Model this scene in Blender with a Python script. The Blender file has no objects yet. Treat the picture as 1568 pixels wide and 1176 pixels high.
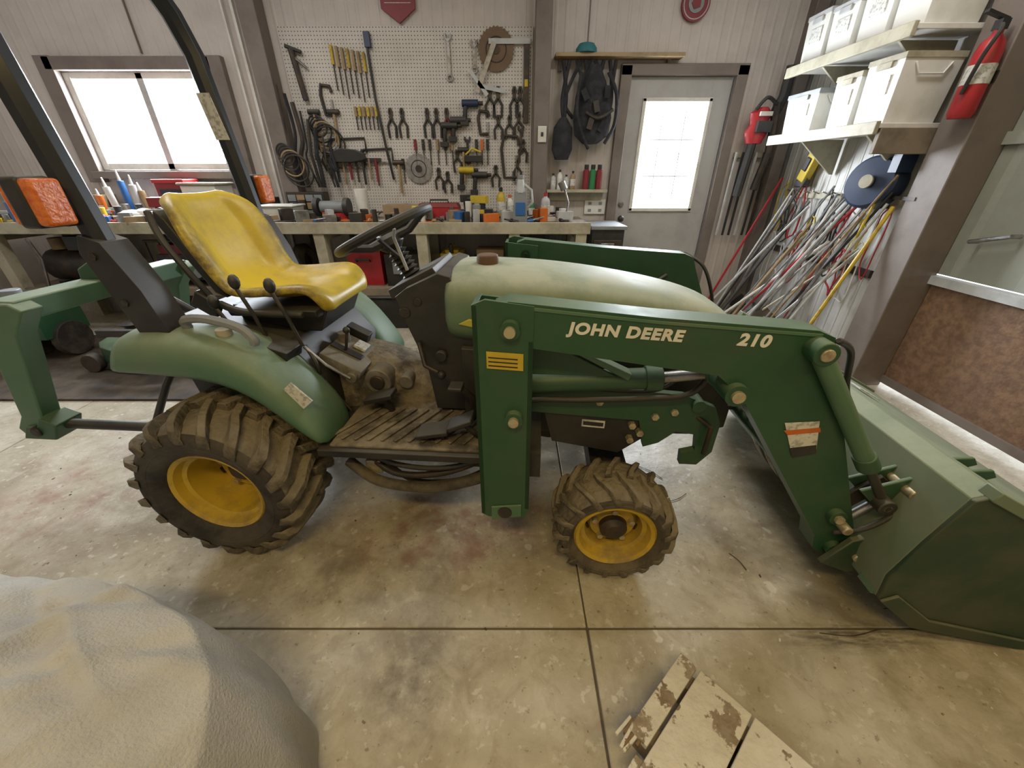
import bpy, bmesh, math, random
from mathutils import Vector, Matrix, Euler, noise
random.seed(7)
R=math.radians
scene=bpy.context.scene
scene.view_settings.view_transform='Standard'
scene.view_settings.exposure=0.0

# ---------------------------------------------------------------- materials
def mat(name,col,rough=.5,metal=0,col2=None,scale=8,lo=.45,hi=.65,bump=0,bscale=None,dust=None,dustamt=.6,grime=None,gamt=.7,detail=6,edge=None):
    m=bpy.data.materials.new(name); m.use_nodes=True; nt=m.node_tree; N=nt.nodes; Lk=nt.links
    b=N['Principled BSDF']
    b.inputs['Base Color'].default_value=(*col,1); b.inputs['Roughness'].default_value=rough; b.inputs['Metallic'].default_value=metal
    tc=N.new('ShaderNodeTexCoord'); out=None
    if col2 is None: col2=tuple(c*.8 for c in col)
    nz=N.new('ShaderNodeTexNoise'); nz.inputs['Scale'].default_value=scale; nz.inputs['Detail'].default_value=detail; nz.inputs['Roughness'].default_value=.65
    Lk.new(tc.outputs['Object'],nz.inputs['Vector'])
    mr=N.new('ShaderNodeMapRange'); mr.inputs[1].default_value=lo; mr.inputs[2].default_value=hi
    Lk.new(nz.outputs[0],mr.inputs[0])
    mx=N.new('ShaderNodeMix'); mx.data_type='RGBA'; mx.inputs[6].default_value=(*col,1); mx.inputs[7].default_value=(*col2,1)
    Lk.new(mr.outputs[0],mx.inputs[0]); out=mx.outputs[2]
    if grime:
        n2=N.new('ShaderNodeTexNoise'); n2.inputs['Scale'].default_value=3.2; n2.inputs['Detail'].default_value=10; n2.inputs['Roughness'].default_value=.75
        mp=N.new('ShaderNodeMapping'); mp.inputs['Location'].default_value=(3.1,1.7,.4); Lk.new(tc.outputs['Object'],mp.inputs[0]); Lk.new(mp.outputs[0],n2.inputs['Vector'])
        m3=N.new('ShaderNodeMapRange'); m3.inputs[1].default_value=.48; m3.inputs[2].default_value=.72; m3.inputs[4].default_value=gamt; Lk.new(n2.outputs[0],m3.inputs[0])
        x2=N.new('ShaderNodeMix'); x2.data_type='RGBA'; x2.inputs[7].default_value=(*grime,1); Lk.new(out,x2.inputs[6]); Lk.new(m3.outputs[0],x2.inputs[0]); out=x2.outputs[2]
    if edge:
        e0,e1,ecol=edge
        sp=N.new('ShaderNodeSeparateXYZ'); Lk.new(tc.outputs['Object'],sp.inputs[0])
        ab=N.new('ShaderNodeMath'); ab.operation='ABSOLUTE'; Lk.new(sp.outputs[1],ab.inputs[0])
        m1=N.new('ShaderNodeMapRange'); m1.inputs[1].default_value=e0; m1.inputs[2].default_value=e1; Lk.new(ab.outputs[0],m1.inputs[0])
        n2=N.new('ShaderNodeTexNoise'); n2.inputs['Scale'].default_value=14; n2.inputs['Detail'].default_value=10; n2.inputs['Roughness'].default_value=.75; Lk.new(tc.outputs['Object'],n2.inputs['Vector'])
        m3=N.new('ShaderNodeMapRange'); m3.inputs[1].default_value=.36; m3.inputs[2].default_value=.58; Lk.new(n2.outputs[0],m3.inputs[0])
        mu=N.new('ShaderNodeMath'); mu.operation='MULTIPLY'; Lk.new(m1.outputs[0],mu.inputs[0]); Lk.new(m3.outputs[0],mu.inputs[1])
        x2=N.new('ShaderNodeMix'); x2.data_type='RGBA'; x2.inputs[7].default_value=(*ecol,1); Lk.new(out,x2.inputs[6]); Lk.new(mu.outputs[0],x2.inputs[0]); out=x2.outputs[2]
    if dust:
        g=N.new('ShaderNodeNewGeometry'); sp=N.new('ShaderNodeSeparateXYZ'); Lk.new(g.outputs['Normal'],sp.inputs[0])
        m1=N.new('ShaderNodeMapRange'); m1.inputs[1].default_value=.10; m1.inputs[2].default_value=.95; m1.inputs[4].default_value=dustamt
        Lk.new(sp.outputs[2],m1.inputs[0])
        n2=N.new('ShaderNodeTexNoise'); n2.inputs['Scale'].default_value=5; n2.inputs['Detail'].default_value=9; n2.inputs['Roughness'].default_value=.7; Lk.new(tc.outputs['Object'],n2.inputs['Vector'])
        m3=N.new('ShaderNodeMapRange'); m3.inputs[1].default_value=.32; m3.inputs[2].default_value=.6; m3.inputs[3].default_value=.35; Lk.new(n2.outputs[0],m3.inputs[0])
        mu=N.new('ShaderNodeMath'); mu.operation='MULTIPLY'; Lk.new(m1.outputs[0],mu.inputs[0]); Lk.new(m3.outputs[0],mu.inputs[1])
        x2=N.new('ShaderNodeMix'); x2.data_type='RGBA'; x2.inputs[7].default_value=(*dust,1); Lk.new(out,x2.inputs[6]); Lk.new(mu.outputs[0],x2.inputs[0]); out=x2.outputs[2]
        ra=N.new('ShaderNodeMapRange'); ra.inputs[3].default_value=rough; ra.inputs[4].default_value=min(.85,rough+.3); Lk.new(mu.outputs[0],ra.inputs[0]); Lk.new(ra.outputs[0],b.inputs['Roughness'])
    Lk.new(out,b.inputs['Base Color'])
    if bump:
        n3=N.new('ShaderNodeTexNoise'); n3.inputs['Scale'].default_value=bscale or scale*3; n3.inputs['Detail'].default_value=5; Lk.new(tc.outputs['Object'],n3.inputs['Vector'])
        bp=N.new('ShaderNodeBump'); bp.inputs['Strength'].default_value=bump; bp.inputs['Distance'].default_value=.01
        Lk.new(n3.outputs[0],bp.inputs['Height']); Lk.new(bp.outputs[0],b.inputs['Normal'])
    return m
DUST=(.36,.34,.24)
M={}
M['green']=mat('loader_green',(.019,.074,.034),.42,0,(.028,.085,.042),6,.4,.7,dust=(.14,.20,.12),dustamt=.75,grime=(.055,.08,.05),gamt=.7)
M['green2']=mat('fender_green',(.060,.145,.078),.42,0,(.085,.17,.10),5,.35,.7,dust=(.26,.31,.22),dustamt=.85,grime=(.12,.16,.11),gamt=.8)
M['hoodgreen']=mat('hood_green',(.07,.15,.078),.45,0,(.11,.18,.11),4,.35,.7,dust=(.37,.39,.30),dustamt=1.0,grime=(.17,.19,.13),gamt=.8)
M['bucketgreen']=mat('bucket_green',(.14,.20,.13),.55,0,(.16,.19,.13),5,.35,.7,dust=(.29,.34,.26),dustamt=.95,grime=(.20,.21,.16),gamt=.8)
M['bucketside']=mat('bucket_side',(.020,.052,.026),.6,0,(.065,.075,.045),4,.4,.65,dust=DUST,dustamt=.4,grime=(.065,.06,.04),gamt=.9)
M['yellow']=mat('seat_yellow',(.60,.44,.03),.38,0,(.50,.37,.045),7,.5,.8,grime=(.24,.18,.07),gamt=.65,edge=(.13,.235,(.09,.07,.04)))
M['yellowp']=mat('yellow_plastic',(.55,.40,.03),.4)
M['yellow_dirty']=mat('yellow_dirty',(.50,.35,.03),.5,0,(.14,.10,.04),9,.5,.7)
M['rim']=mat('rim_yellow',(.56,.38,.03),.5,0,(.38,.25,.05),7,.48,.72,grime=(.17,.13,.08),gamt=.95)
M['stripe']=mat('stripe_yellow',(.5,.45,.06),.5)
M['rubber']=mat('tyre_rubber',(.020,.018,.016),.75,0,(.055,.045,.033),6,.45,.6,bump=.3,grime=(.11,.092,.065),gamt=.8)
M['mudrub']=mat('muddy_sidewall',(.10,.083,.060),.85,0,(.04,.034,.028),7,.42,.62,bump=.5,bscale=40,grime=(.18,.15,.10),gamt=.9)
M['mud']=mat('tread_mud',(.165,.138,.094),.9,0,(.065,.055,.042),11,.42,.62,bump=1.0,bscale=50,dust=(.27,.23,.165),dustamt=.8)
M['black']=mat('black_plastic',(.016,.016,.018),.45,0,(.03,.028,.025),6,.4,.7,dust=(.14,.13,.105),dustamt=.55,grime=(.055,.05,.04),gamt=.6)
M['rops']=mat('rops_black',(.014,.017,.022),.3,0,(.02,.022,.026),9)
M['mudmat']=mat('floor_mat_mud',(.25,.21,.145),.85,0,(.085,.07,.052),10,.4,.6,bump=1,bscale=40)
M['steel']=mat('steel',(.36,.36,.36),.38,.9,(.2,.18,.16),15)
M['castalu']=mat('dusty_cast_metal',(.27,.26,.23),.6,.4,(.15,.13,.10),9,.42,.6,bump=.4,dust=(.3,.27,.2),dustamt=.6)
M['pin']=mat('zinc_pin',(.50,.45,.30),.45,.5,(.3,.25,.16),30)
M['iron']=mat('dark_iron',(.045,.042,.04),.5,.5,(.09,.06,.04),14)
M['white']=mat('white_paint',(.66,.65,.61),.5,0,(.54,.52,.47),5)
M['whitep']=mat('white_plastic',(.68,.68,.64),.4,0,(.58,.57,.51),4)
M['cream']=mat('cream_wood',(.42,.39,.29),.6,0,(.30,.27,.19),6,grime=(.16,.13,.09),gamt=.6)
M['benchtop']=mat('bench_top',(.30,.27,.22),.6,0,(.14,.12,.09),5,.42,.62)
M['trim']=mat('brown_trim',(.18,.15,.132),.6,0,(.14,.115,.10),4)
M['shelfwood']=mat('shelf_wood',(.22,.18,.13),.7,0,(.14,.11,.08),5)
M['red']=mat('red_paint',(.40,.022,.028),.4)
M['darkred']=mat('dark_red',(.20,.018,.025),.5)
M['orange']=mat('orange_plastic',(.60,.14,.02),.4)
M['blue']=mat('navy_plastic',(.012,.028,.075),.45)
M['bluetape']=mat('blue_handle',(.03,.12,.33),.4)
M['tan']=mat('tan_wood',(.33,.23,.12),.6,0,(.22,.15,.07),9)
M['cloth']=mat('black_cloth',(.016,.016,.02),.9,0,(.035,.035,.04),12,bump=.5)
M['grey']=mat('grey_plastic',(.22,.235,.245),.45)
M['ltgrey']=mat('light_grey',(.45,.46,.46),.45)
M['teal']=mat('teal_cloth',(.03,.15,.18),.8)
M['lens']=mat('amber_lens',(.55,.11,.018),.22,0,(.70,.20,.04),60,.4,.6,bump=.4,bscale=90)
M['mat_floor']=mat('rubber_mat',(.035,.028,.022),.8,0,(.10,.075,.05),5,.4,.65)
M['osb']=mat('osb_panel',(.23,.135,.078),.7,0,(.145,.08,.046),22,.4,.6,bump=.3,grime=(.11,.068,.043),gamt=.6)
M['cardboard']=mat('cardboard',(.33,.24,.14),.8)
M['label']=mat('label_white',(.62,.62,.58),.5,0,(.35,.35,.32),60,.5,.6)
M['letter']=mat('letter_cream',(.72,.72,.66),.5)
M['greenp']=mat('green_plastic',(.03,.2,.07),.4)
M['cover']=mat('canvas_cover',(.47,.46,.43),.85,0,(.40,.39,.36),5,bump=.5,bscale=160,grime=(.33,.315,.28),gamt=.5)
M['chip']=mat('chipped_white',(.70,.68,.62),.6,0,(.19,.13,.08),15,.55,.58,bump=.5,grime=(.50,.46,.38),gamt=.8)
M['bark']=mat('splintered_wood',(.20,.13,.07),.8,0,(.09,.06,.035),20,bump=.6)
M['concrete_dark']=mat('joint_dark',(.10,.085,.065),.9)

def wallmat(name,col,col2,ribs=9.0,axis=0,strength=.6):
    m=mat(name,col,.5,0,col2,3,grime=tuple(c*.72 for c in col),gamt=.5); nt=m.node_tree; N=nt.nodes; Lk=nt.links
    tc=N.new('ShaderNodeTexCoord'); sp=N.new('ShaderNodeSeparateXYZ'); Lk.new(tc.outputs['Object'],sp.inputs[0])
    mu=N.new('ShaderNodeMath'); mu.operation='MULTIPLY'; mu.inputs[1].default_value=ribs*6.2832; Lk.new(sp.outputs[axis],mu.inputs[0])
    si=N.new('ShaderNodeMath'); si.operation='SINE'; Lk.new(mu.outputs[0],si.inputs[0])
    mr=N.new('ShaderNodeMapRange'); mr.inputs[1].default_value=.45; mr.inputs[2].default_value=.9; Lk.new(si.outputs[0],mr.inputs[0])
    bp=N.new('ShaderNodeBump'); bp.inputs['Strength'].default_value=strength; bp.inputs['Distance'].default_value=.012
    Lk.new(mr.outputs[0],bp.inputs['Height']); Lk.new(bp.outputs[0],N['Principled BSDF'].inputs['Normal'])
    return m
M['wall']=wallmat('ribbed_wall_white',(.52,.47,.435),(.47,.425,.39),12,0,.3)
M['wallr']=wallmat('ribbed_wall_side',(.52,.51,.48),(.42,.41,.37),12,1)
M['gdoor']=wallmat('garage_door_metal',(.25,.26,.215),(.21,.22,.18),2.2,1,.8)

def pegmat():
    m=mat('pegboard',(.56,.53,.49),.6,0,(.49,.46,.42),3,grime=(.38,.35,.31),gamt=.5); nt=m.node_tree; N=nt.nodes; Lk=nt.links
    tc=N.new('ShaderNodeTexCoord'); mp=N.new('ShaderNodeMapping'); mp.inputs['Scale'].default_value=(1,0,1); Lk.new(tc.outputs['Object'],mp.inputs[0])
    v=N.new('ShaderNodeTexVoronoi'); v.inputs['Scale'].default_value=1/.0254; v.inputs['Randomness'].default_value=0; Lk.new(mp.outputs[0],v.inputs['Vector'])
    mr=N.new('ShaderNodeMapRange'); mr.inputs[1].default_value=.14; mr.inputs[2].default_value=.2
    Lk.new(v.outputs['Distance'],mr.inputs[0])
    mx=N.new('ShaderNodeMix'); mx.data_type='RGBA'; mx.inputs[6].default_value=(.10,.085,.07,1)
    b=N['Principled BSDF']; src=b.inputs['Base Color'].links[0].from_socket
    Lk.new(src,mx.inputs[7]); Lk.new(mr.outputs[0],mx.inputs[0]); Lk.new(mx.outputs[2],b.inputs['Base Color'])
    return m
M['peg']=pegmat()

def floormat():
    m=bpy.data.materials.new('concrete_floor'); m.use_nodes=True; nt=m.node_tree; N=nt.nodes; Lk=nt.links; b=N['Principled BSDF']
    tc=N.new('ShaderNodeTexCoord')
    def noise_(sc,lo,hi,det=6,dist=0,off=0,stretch=(1,1,1)):
        mp=N.new('ShaderNodeMapping'); mp.inputs['Location'].default_value=(off,off*.7,0); mp.inputs['Scale'].default_value=stretch; Lk.new(tc.outputs['Object'],mp.inputs[0])
        n=N.new('ShaderNodeTexNoise'); n.inputs['Scale'].default_value=sc; n.inputs['Detail'].default_value=det; n.inputs['Distortion'].default_value=dist; n.inputs['Roughness'].default_value=.66
        Lk.new(mp.outputs[0],n.inputs['Vector']); r=N.new('ShaderNodeMapRange'); r.inputs[1].default_value=lo; r.inputs[2].default_value=hi; Lk.new(n.outputs[0],r.inputs[0]); return r.outputs[0]
    def mul(a,c):
        q=N.new('ShaderNodeMath'); q.operation='MULTIPLY'; Lk.new(a,q.inputs[0])
        if isinstance(c,float): q.inputs[1].default_value=c
        else: Lk.new(c,q.inputs[1])
        return q.outputs[0]
    def mix(a,c,f,amt=1.0):
        x=N.new('ShaderNodeMix'); x.data_type='RGBA'
        if isinstance(a,tuple): x.inputs[6].default_value=(*a,1)
        else: Lk.new(a,x.inputs[6])
        x.inputs[7].default_value=(*c,1)
        Lk.new(mul(f,float(amt)),x.inputs[0]); return x.outputs[2]
    def spot(x,y,r,sx=1,sy=1):
        mp=N.new('ShaderNodeMapping'); mp.inputs['Location'].default_value=(-x*sx,-y*sy,0); mp.inputs['Scale'].default_value=(sx,sy,0); Lk.new(tc.outputs['Object'],mp.inputs[0])
        l=N.new('ShaderNodeVectorMath'); l.operation='LENGTH'; Lk.new(mp.outputs[0],l.inputs[0])
        q=N.new('ShaderNodeMapRange'); q.inputs[1].default_value=r; q.inputs[2].default_value=r*.3; Lk.new(l.outputs['Value'],q.inputs[0]); return q.outputs[0]
    o=mix((.54,.505,.42),(.41,.37,.275),noise_(1.6,.38,.66))
    o=mix(o,(.32,.275,.19),noise_(5,.44,.74,9,.6,3),.8)
    o=mix(o,(.25,.205,.14),noise_(2.2,.52,.70,9,.8,9),.7)
    o=mix(o,(.30,.25,.165),noise_(11,.48,.72,9,1.2,19),.65)
    o=mix(o,(.66,.64,.57),noise_(3.4,.58,.68,8,.4,14),.5)
    o=mix(o,(.66,.64,.57),noise_(26,.60,.66,3,0,5),.5)
    o=mix(o,(.68,.66,.60),noise_(9,.68,.70,2,0,31),.6)
    o=mix(o,(.13,.11,.08),noise_(38,.62,.69,4,0,7),.6)
    o=mix(o,(.14,.115,.085),mul(spot(-.31,.60,.20,1,.8),noise_(9,.35,.6)),.8)
    o=mix(o,(.15,.125,.09),mul(spot(-.55,.95,.5,.7,1.3),noise_(6,.42,.65,8,0,4)),.65)
    o=mix(o,(.24,.07,.07),mul(spot(-.25,1.15,.42,.6,1.4),noise_(8,.45,.62,8,0,2)),.55)
    o=mix(o,(.28,.10,.09),mul(spot(-2.1,1.4,.5,1,.8),noise_(7,.46,.62,8,0,6)),.45)
    o=mix(o,(.17,.14,.10),mul(spot(1.5,.55,.6,.6,1),noise_(5,.45,.7,8,0,8)),.5)
    o=mix(o,(.10,.085,.065),mul(spot(1.15,.71,.22,.6,3.5),noise_(12,.40,.6,8,0,3,(1,5,1))),.85)
    Lk.new(o,b.inputs['Base Color'])
    rr=N.new('ShaderNodeMapRange'); rr.inputs[3].default_value=.25; rr.inputs[4].default_value=.6; Lk.new(noise_(3,.3,.7,5,0,2),rr.inputs[0]); Lk.new(rr.outputs[0],b.inputs['Roughness'])
    bp=N.new('ShaderNodeBump'); bp.inputs['Strength'].default_value=.3; bp.inputs['Distance'].default_value=.006; Lk.new(noise_(14,.3,.7,8),bp.inputs['Height']); Lk.new(bp.outputs[0],b.inputs['Normal'])
    return m
M['floor']=floormat()

# ---------------------------------------------------------------- builder
class B:
    def __init__(s,name,parent=None):
        s.name=name; s.parent=parent; s.bm=bmesh.new(); s.mats=[]
    def mi(s,m):
        m=M[m] if isinstance(m,str) else m
        if m not in s.mats: s.mats.append(m)
        return s.mats.index(m)
    def face(s,vs,i):
        try:
            f=s.bm.faces.new(vs); f.material_index=i; f.smooth=True; return f
        except ValueError: return None
    def box(s,c,size,m,rot=(0,0,0),taper=1.0):
        i=s.mi(m); Mx=Matrix.Translation(c)@Euler(rot).to_matrix().to_4x4(); hx,hy,hz=[q/2 for q in size]
        v=[]
        for z in(-1,1):
            t=1 if z<0 else taper
            for x,y in((-1,-1),(1,-1),(1,1),(-1,1)): v.append(s.bm.verts.new(Mx@Vector((x*hx*t,y*hy*t,z*hz))))
        for q in((3,2,1,0),(4,5,6,7),(0,1,5,4),(1,2,6,5),(2,3,7,6),(3,0,4,7)): s.face([v[k] for k in q],i)
        return s
    def ring(s,c,ax,r,seg,ref=None):
        ax=ax.normalized(); ref=ref or (Vector((0,0,1)) if abs(ax.z)<.9 else Vector((1,0,0)))
        u=ax.cross(ref).normalized(); w=ax.cross(u)
        return [s.bm.verts.new(c+(u*math.cos(2*math.pi*k/seg)+w*math.sin(2*math.pi*k/seg))*r) for k in range(seg)]
    def bridge(s,a,b,i,closed=True):
        n=len(a)
        for k in range(n if closed else n-1): s.face([a[k],a[(k+1)%n],b[(k+1)%n],b[k]],i)
    def cyl(s,p0,p1,r,m,r2=None,seg=16):
        p0=Vector(p0);p1=Vector(p1);i=s.mi(m);ax=p1-p0
        a=s.ring(p0,ax,r,seg);b=s.ring(p1,ax,r if r2 is None else r2,seg)
        s.bridge(a,b,i); s.face(a[::-1],i); s.face(b,i); return s
    def tube(s,pts,r,m,seg=8,closed=False,rs=None):
        P=[Vector(p) for p in pts]; i=s.mi(m); n=len(P); rings=[]; ref=None
        for k in range(n):
            if closed: ax=P[(k+1)%n]-P[k-1]
            else: ax=P[min(k+1,n-1)]-P[max(k-1,0)]
            ax.normalize()
            if ref is None:
                ref=Vector((0,0,1)) if abs(ax.z)<.9 else Vector((1,0,0))
                u=ax.cross(ref).normalized()
            else: u=(u-ax*u.dot(ax)).normalized()
            w=ax.cross(u); rr=rs[k] if rs else r
            rings.append([s.bm.verts.new(P[k]+(u*math.cos(2*math.pi*(j+.5)/seg)+w*math.sin(2*math.pi*(j+.5)/seg))*rr) for j in range(seg)])
        for k in range(n-1): s.bridge(rings[k],rings[k+1],i)
        if closed:
            a=rings[-1];b=rings[0]; best=min(range(seg),key=lambda o:(a[0].co-b[o].co).length)
            s.bridge(a,[b[(q+best)%seg] for q in range(seg)],i)
        else: s.face(rings[0][::-1],i); s.face(rings[-1],i)
        return s
    def hose(s,pts,r,m,seg=7,n=6):
        P=[Vector(p) for p in pts]; out=[]
        for k in range(len(P)-1):
            p0=P[max(k-1,0)];p1=P[k];p2=P[k+1];p3=P[min(k+2,len(P)-1)]
            for q in range(n):
                t=q/n; out.append(.5*((2*p1)+(p2-p0)*t+(2*p0-5*p1+4*p2-p3)*t*t+(3*p1-p0-3*p2+p3)*t**3))
        out.append(P[-1]); return s.tube(out,r,m,seg)
    def prism(s,pts,a0,a1,m,axis='y'):
        i=s.mi(m)
        def P(p,h):
            return Vector((p[0],h,p[1])) if axis=='y' else (Vector((h,p[0],p[1])) if axis=='x' else Vector((p[0],p[1],h)))
        a=[s.bm.verts.new(P(p,a0)) for p in pts]; b=[s.bm.verts.new(P(p,a1)) for p in pts]
        s.bridge(a,b,i); s.face(a[::-1],i); s.face(b,i); return s
    def lathe(s,prof,c,axis,m,seg=32,mats=None):
        c=Vector(c); ax=Vector(axis).normalized(); ref=Vector((0,0,1)) if abs(ax.z)<.9 else Vector((1,0,0)); u=ax.cross(ref).normalized(); w=ax.cross(u)
        rings=[]
        for r,h in prof:
            if r<1e-5: rings.append([s.bm.verts.new(c+ax*h)])
            else: rings.append([s.bm.verts.new(c+ax*h+(u*math.cos(2*math.pi*k/seg)+w*math.sin(2*math.pi*k/seg))*r) for k in range(seg)])
        for q in range(len(rings)-1):
            i=s.mi(mats[q] if mats else m); a,b=rings[q],rings[q+1]
            if len(a)==1 and len(b)>1:
                for k in range(seg): s.face([a[0],b[k],b[(k+1)%seg]],i)
            elif len(b)==1 and len(a)>1:
                for k in range(seg): s.face([a[k],a[(k+1)%seg],b[0]],i)
            elif len(a)>1: s.bridge(a,b,i)
        return s
    def loft(s,rings,m,caps=True,closed=True):
        i=s.mi(m); rr=[[s.bm.verts.new(Vector(p)) for p in r] for r in rings]
        for k in range(len(rr)-1): s.bridge(rr[k],rr[k+1],i,closed)
        if caps: s.face(rr[0][::-1],i); s.face(rr[-1],i)
        return s
    def ball(s,c,r,m,seg=12):
        if not hasattr(r,'__len__'): r=(r,r,r)
        i=s.mi(m); c=Vector(c); n=seg//2; rings=[]
        for a in range(n+1):
            t=math.pi*a/n
            if a in(0,n): rings.append([s.bm.verts.new(c+Vector((0,0,math.cos(t)*r[2])))])
            else: rings.append([s.bm.verts.new(c+Vector((math.sin(t)*math.cos(2*math.pi*k/seg)*r[0],math.sin(t)*math.sin(2*math.pi*k/seg)*r[1],math.cos(t)*r[2]))) for k in range(seg)])
        for q in range(n):
            a,b=rings[q],rings[q+1]
            for k in range(seg):
                if len(a)==1: s.face([a[0],b[k],b[(k+1)%seg]],i)
                elif len(b)==1: s.face([a[k],b[0],a[(k+1)%seg]],i)
                else: s.face([a[k],b[k],b[(k+1)%seg],a[(k+1)%seg]],i)
        return s
    def torus(s,c,axis,R_,r,m,seg=32,rs=8):
        c=Vector(c);ax=Vector(axis).normalized();ref=Vector((0,0,1)) if abs(ax.z)<.9 else Vector((1,0,0));u=ax.cross(ref).normalized();w=ax.cross(u)
        return s.tube([c+(u*math.cos(2*math.pi*k/seg)+w*math.sin(2*math.pi*k/seg))*R_ for k in range(seg)],r,m,rs,True)
    def done(s,bevel=0,sub=0,solid=0,ang=35,loc=None,rot=None,bseg=2):
        bm=s.bm; bmesh.ops.recalc_face_normals(bm,faces=bm.faces)
        if not sub:
            for e in bm.edges:
                if len(e.link_faces)==2 and e.calc_face_angle(0)>R(ang): e.smooth=False
        me=bpy.data.meshes.new(s.name); bm.to_mesh(me); bm.free()
        for m in s.mats: me.materials.append(m)
        ob=bpy.data.objects.new(s.name,me); scene.collection.objects.link(ob)
        if s.parent: ob.parent=s.parent
        if loc: ob.location=loc
        if rot: ob.rotation_euler=rot
        if solid:
            k=ob.modifiers.new('solid','SOLIDIFY'); k.thickness=solid; k.offset=0
        if bevel:
            k=ob.modifiers.new('bevel','BEVEL'); k.width=bevel; k.segments=bseg; k.limit_method='ANGLE'; k.angle_limit=R(40)
        if sub:
            k=ob.modifiers.new('sub','SUBSURF'); k.levels=sub; k.render_levels=sub
        return ob
def empty(name,loc=(0,0,0),rot=(0,0,0)):
    e=bpy.data.objects.new(name,None); e.empty_display_size=.1; e.location=loc; e.rotation_euler=rot; scene.collection.objects.link(e); return e

# ---------------------------------------------------------------- room shell
XL,XR,YB,YF,ZC=-4.9,2.6,4.1,-3.2,3.0
fl=B('floor')
xs=[XL-.2,-2.8,.252,3.6]; ys=[YF-.2,-2.3,.736,3.78,YB+.2]
for a in range(3):
    for b in range(4):
        fl.box(((xs[a]+xs[a+1])/2,(ys[b]+ys[b+1])/2,-.05),(xs[a+1]-xs[a]-.006,ys[b+1]-ys[b]-.006,.1),'floor')
fl.box((-.75,.4,-.062),(8.6,8,.115),'concrete_dark')
fl.done(bevel=.003,bseg=1)
w=B('wall_back')
def wb(x0,x1,z0,z1): w.box(((x0+x1)/2,YB+.06,(z0+z1)/2),(x1-x0,.12,z1-z0),'wall')
wb(XL,-3.80,0,ZC); wb(-3.80,-2.55,0,1.36); wb(-3.80,-2.55,2.08,ZC); wb(-2.55,1.0,0,ZC); wb(1.0,1.88,2.06,ZC); wb(1.88,XR+.1,0,ZC)
w.done()
B('wall_left').box((XL-.06,.4,1.5),(.12,7.6,3),'wall').done()
B('wall_front').box((-1,YF-.06,1.5),(8.4,.12,3),'wall').done()
B('ceiling').box((-1,.4,ZC+.05),(8.4,8,.1),'white').done()
w=B('wall_right'); w.box((2.56,3.38,1.5),(.12,1.5,3),'wallr'); w.box((2.66,-.4,2.66),(.12,6.1,.68),'wallr'); w.box((2.66,-2.6,1.2),(.12,1.3,2.4),'wallr'); w.done()
g=B('overhead_garage_door'); g.box((2.66,.22,.395),(.04,4.5,.66),'osb'); g.box((2.635,.22,.755),(.06,4.5,.05),'ltgrey')
g.box((2.66,.22,1.55),(.04,4.5,1.52),'gdoor'); g.box((2.63,.22,1.5),(.03,4.5,.06),'gdoor'); g.box((2.645,.22,.057),(.04,4.5,.05),'trim')
for y in(1.75,1.0,.2): g.box((2.63,y,1.5),(.03,.05,1.5),'gdoor')
g.tube([(2.62,2.1,1.05),(2.57,2.1,1.05),(2.57,2.28,1.0),(2.62,2.28,1.0)],.012,'steel')
g.done(bevel=.004)
B('trim_1').box((2.53,2.52,1.5),(.22,.2,3.0),'trim').done(bevel=.006)
B('trim_2').box((2.56,.1,2.4),(.14,4.6,.2),'trim').done(bevel=.006)
B('trim_3').box((2.40,4.05,1.5),(.10,.1,3),'trim').done(bevel=.005)
B('trim_4').box((-2.03,4.02,1.5),(.14,.15,3),'trim').done(bevel=.006)
B('trim_5').box((.25,4.03,1.5),(.13,.13,3),'trim').done(bevel=.006)
B('trim_6').box((-2.2,4.08,1.5),(.02,.03,3),'white').box((-2.28,4.08,1.5),(.015,.03,3),'white').box((-3.05,4.09,2.6),(.006,.02,.8),'trim').box((.62,4.095,2.6),(.006,.01,.8),'trim').done()
w=B('window_1')
x0,x1,z0,z1=-3.80,-2.55,1.36,2.08
for xx in(x0-.06,x1+.08): w.box((xx,4.07,(z0+z1)/2),(.13 if xx<-3 else .16,.06,z1-z0+.2),'trim')
w.box(((x0+x1)/2,4.07,z1+.05),(x1-x0+.12,.06,.09),'trim'); w.box(((x0+x1)/2,4.06,z0-.04),(x1-x0+.1,.1,.06),'trim')
for xx in(x0+.03,x1-.03): w.box((xx,4.13,(z0+z1)/2),(.06,.06,z1-z0),'white')
w.box((-3.16,4.13,(z0+z1)/2),(.06,.05,z1-z0),'ltgrey')
for zz in(z0+.03,z1-.02): w.box(((x0+x1)/2,4.13,zz),(x1-x0,.05,.05),'white')
w.done(bevel=.004)
d=B('door_1'); DM=mat('door_paint',(.38,.375,.37),.45,0,(.33,.32,.31),4)
d.box((1.075,4.12,1.03),(.15,.05,2.04),DM); d.box((1.79,4.12,1.03),(.16,.05,2.04),DM); d.box((1.43,4.12,1.97),(.57,.05,.16),DM); d.box((1.43,4.12,.50),(.57,.05,1.02),DM)
for zz in(1.025,1.89): d.box((1.43,4.09,zz),(.60,.03,.03),'white')
for xx in(1.145,1.715): d.box((xx,4.09,1.457),(.03,.03,.89),'white')
for xx in(1.33,1.53): d.box((xx,4.115,1.457),(.010,.012,.87),'ltgrey')
for zz in(1.31,1.60): d.box((1.43,4.115,zz),(.56,.012,.010),'ltgrey')
for xx in(.955,1.925): d.box((xx,4.08,1.06),(.09,.07,2.12),'trim')
d.box((1.44,4.08,2.09),(1.06,.07,.08),'trim')
d.cyl((1.05,4.10,.95),(1.05,4.04,.95),.012,'steel'); d.ball((1.05,4.02,.95),.03,'iron'); d.cyl((1.05,4.10,1.07),(1.05,4.08,1.07),.025,'steel')
d.done(bevel=.004)

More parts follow.
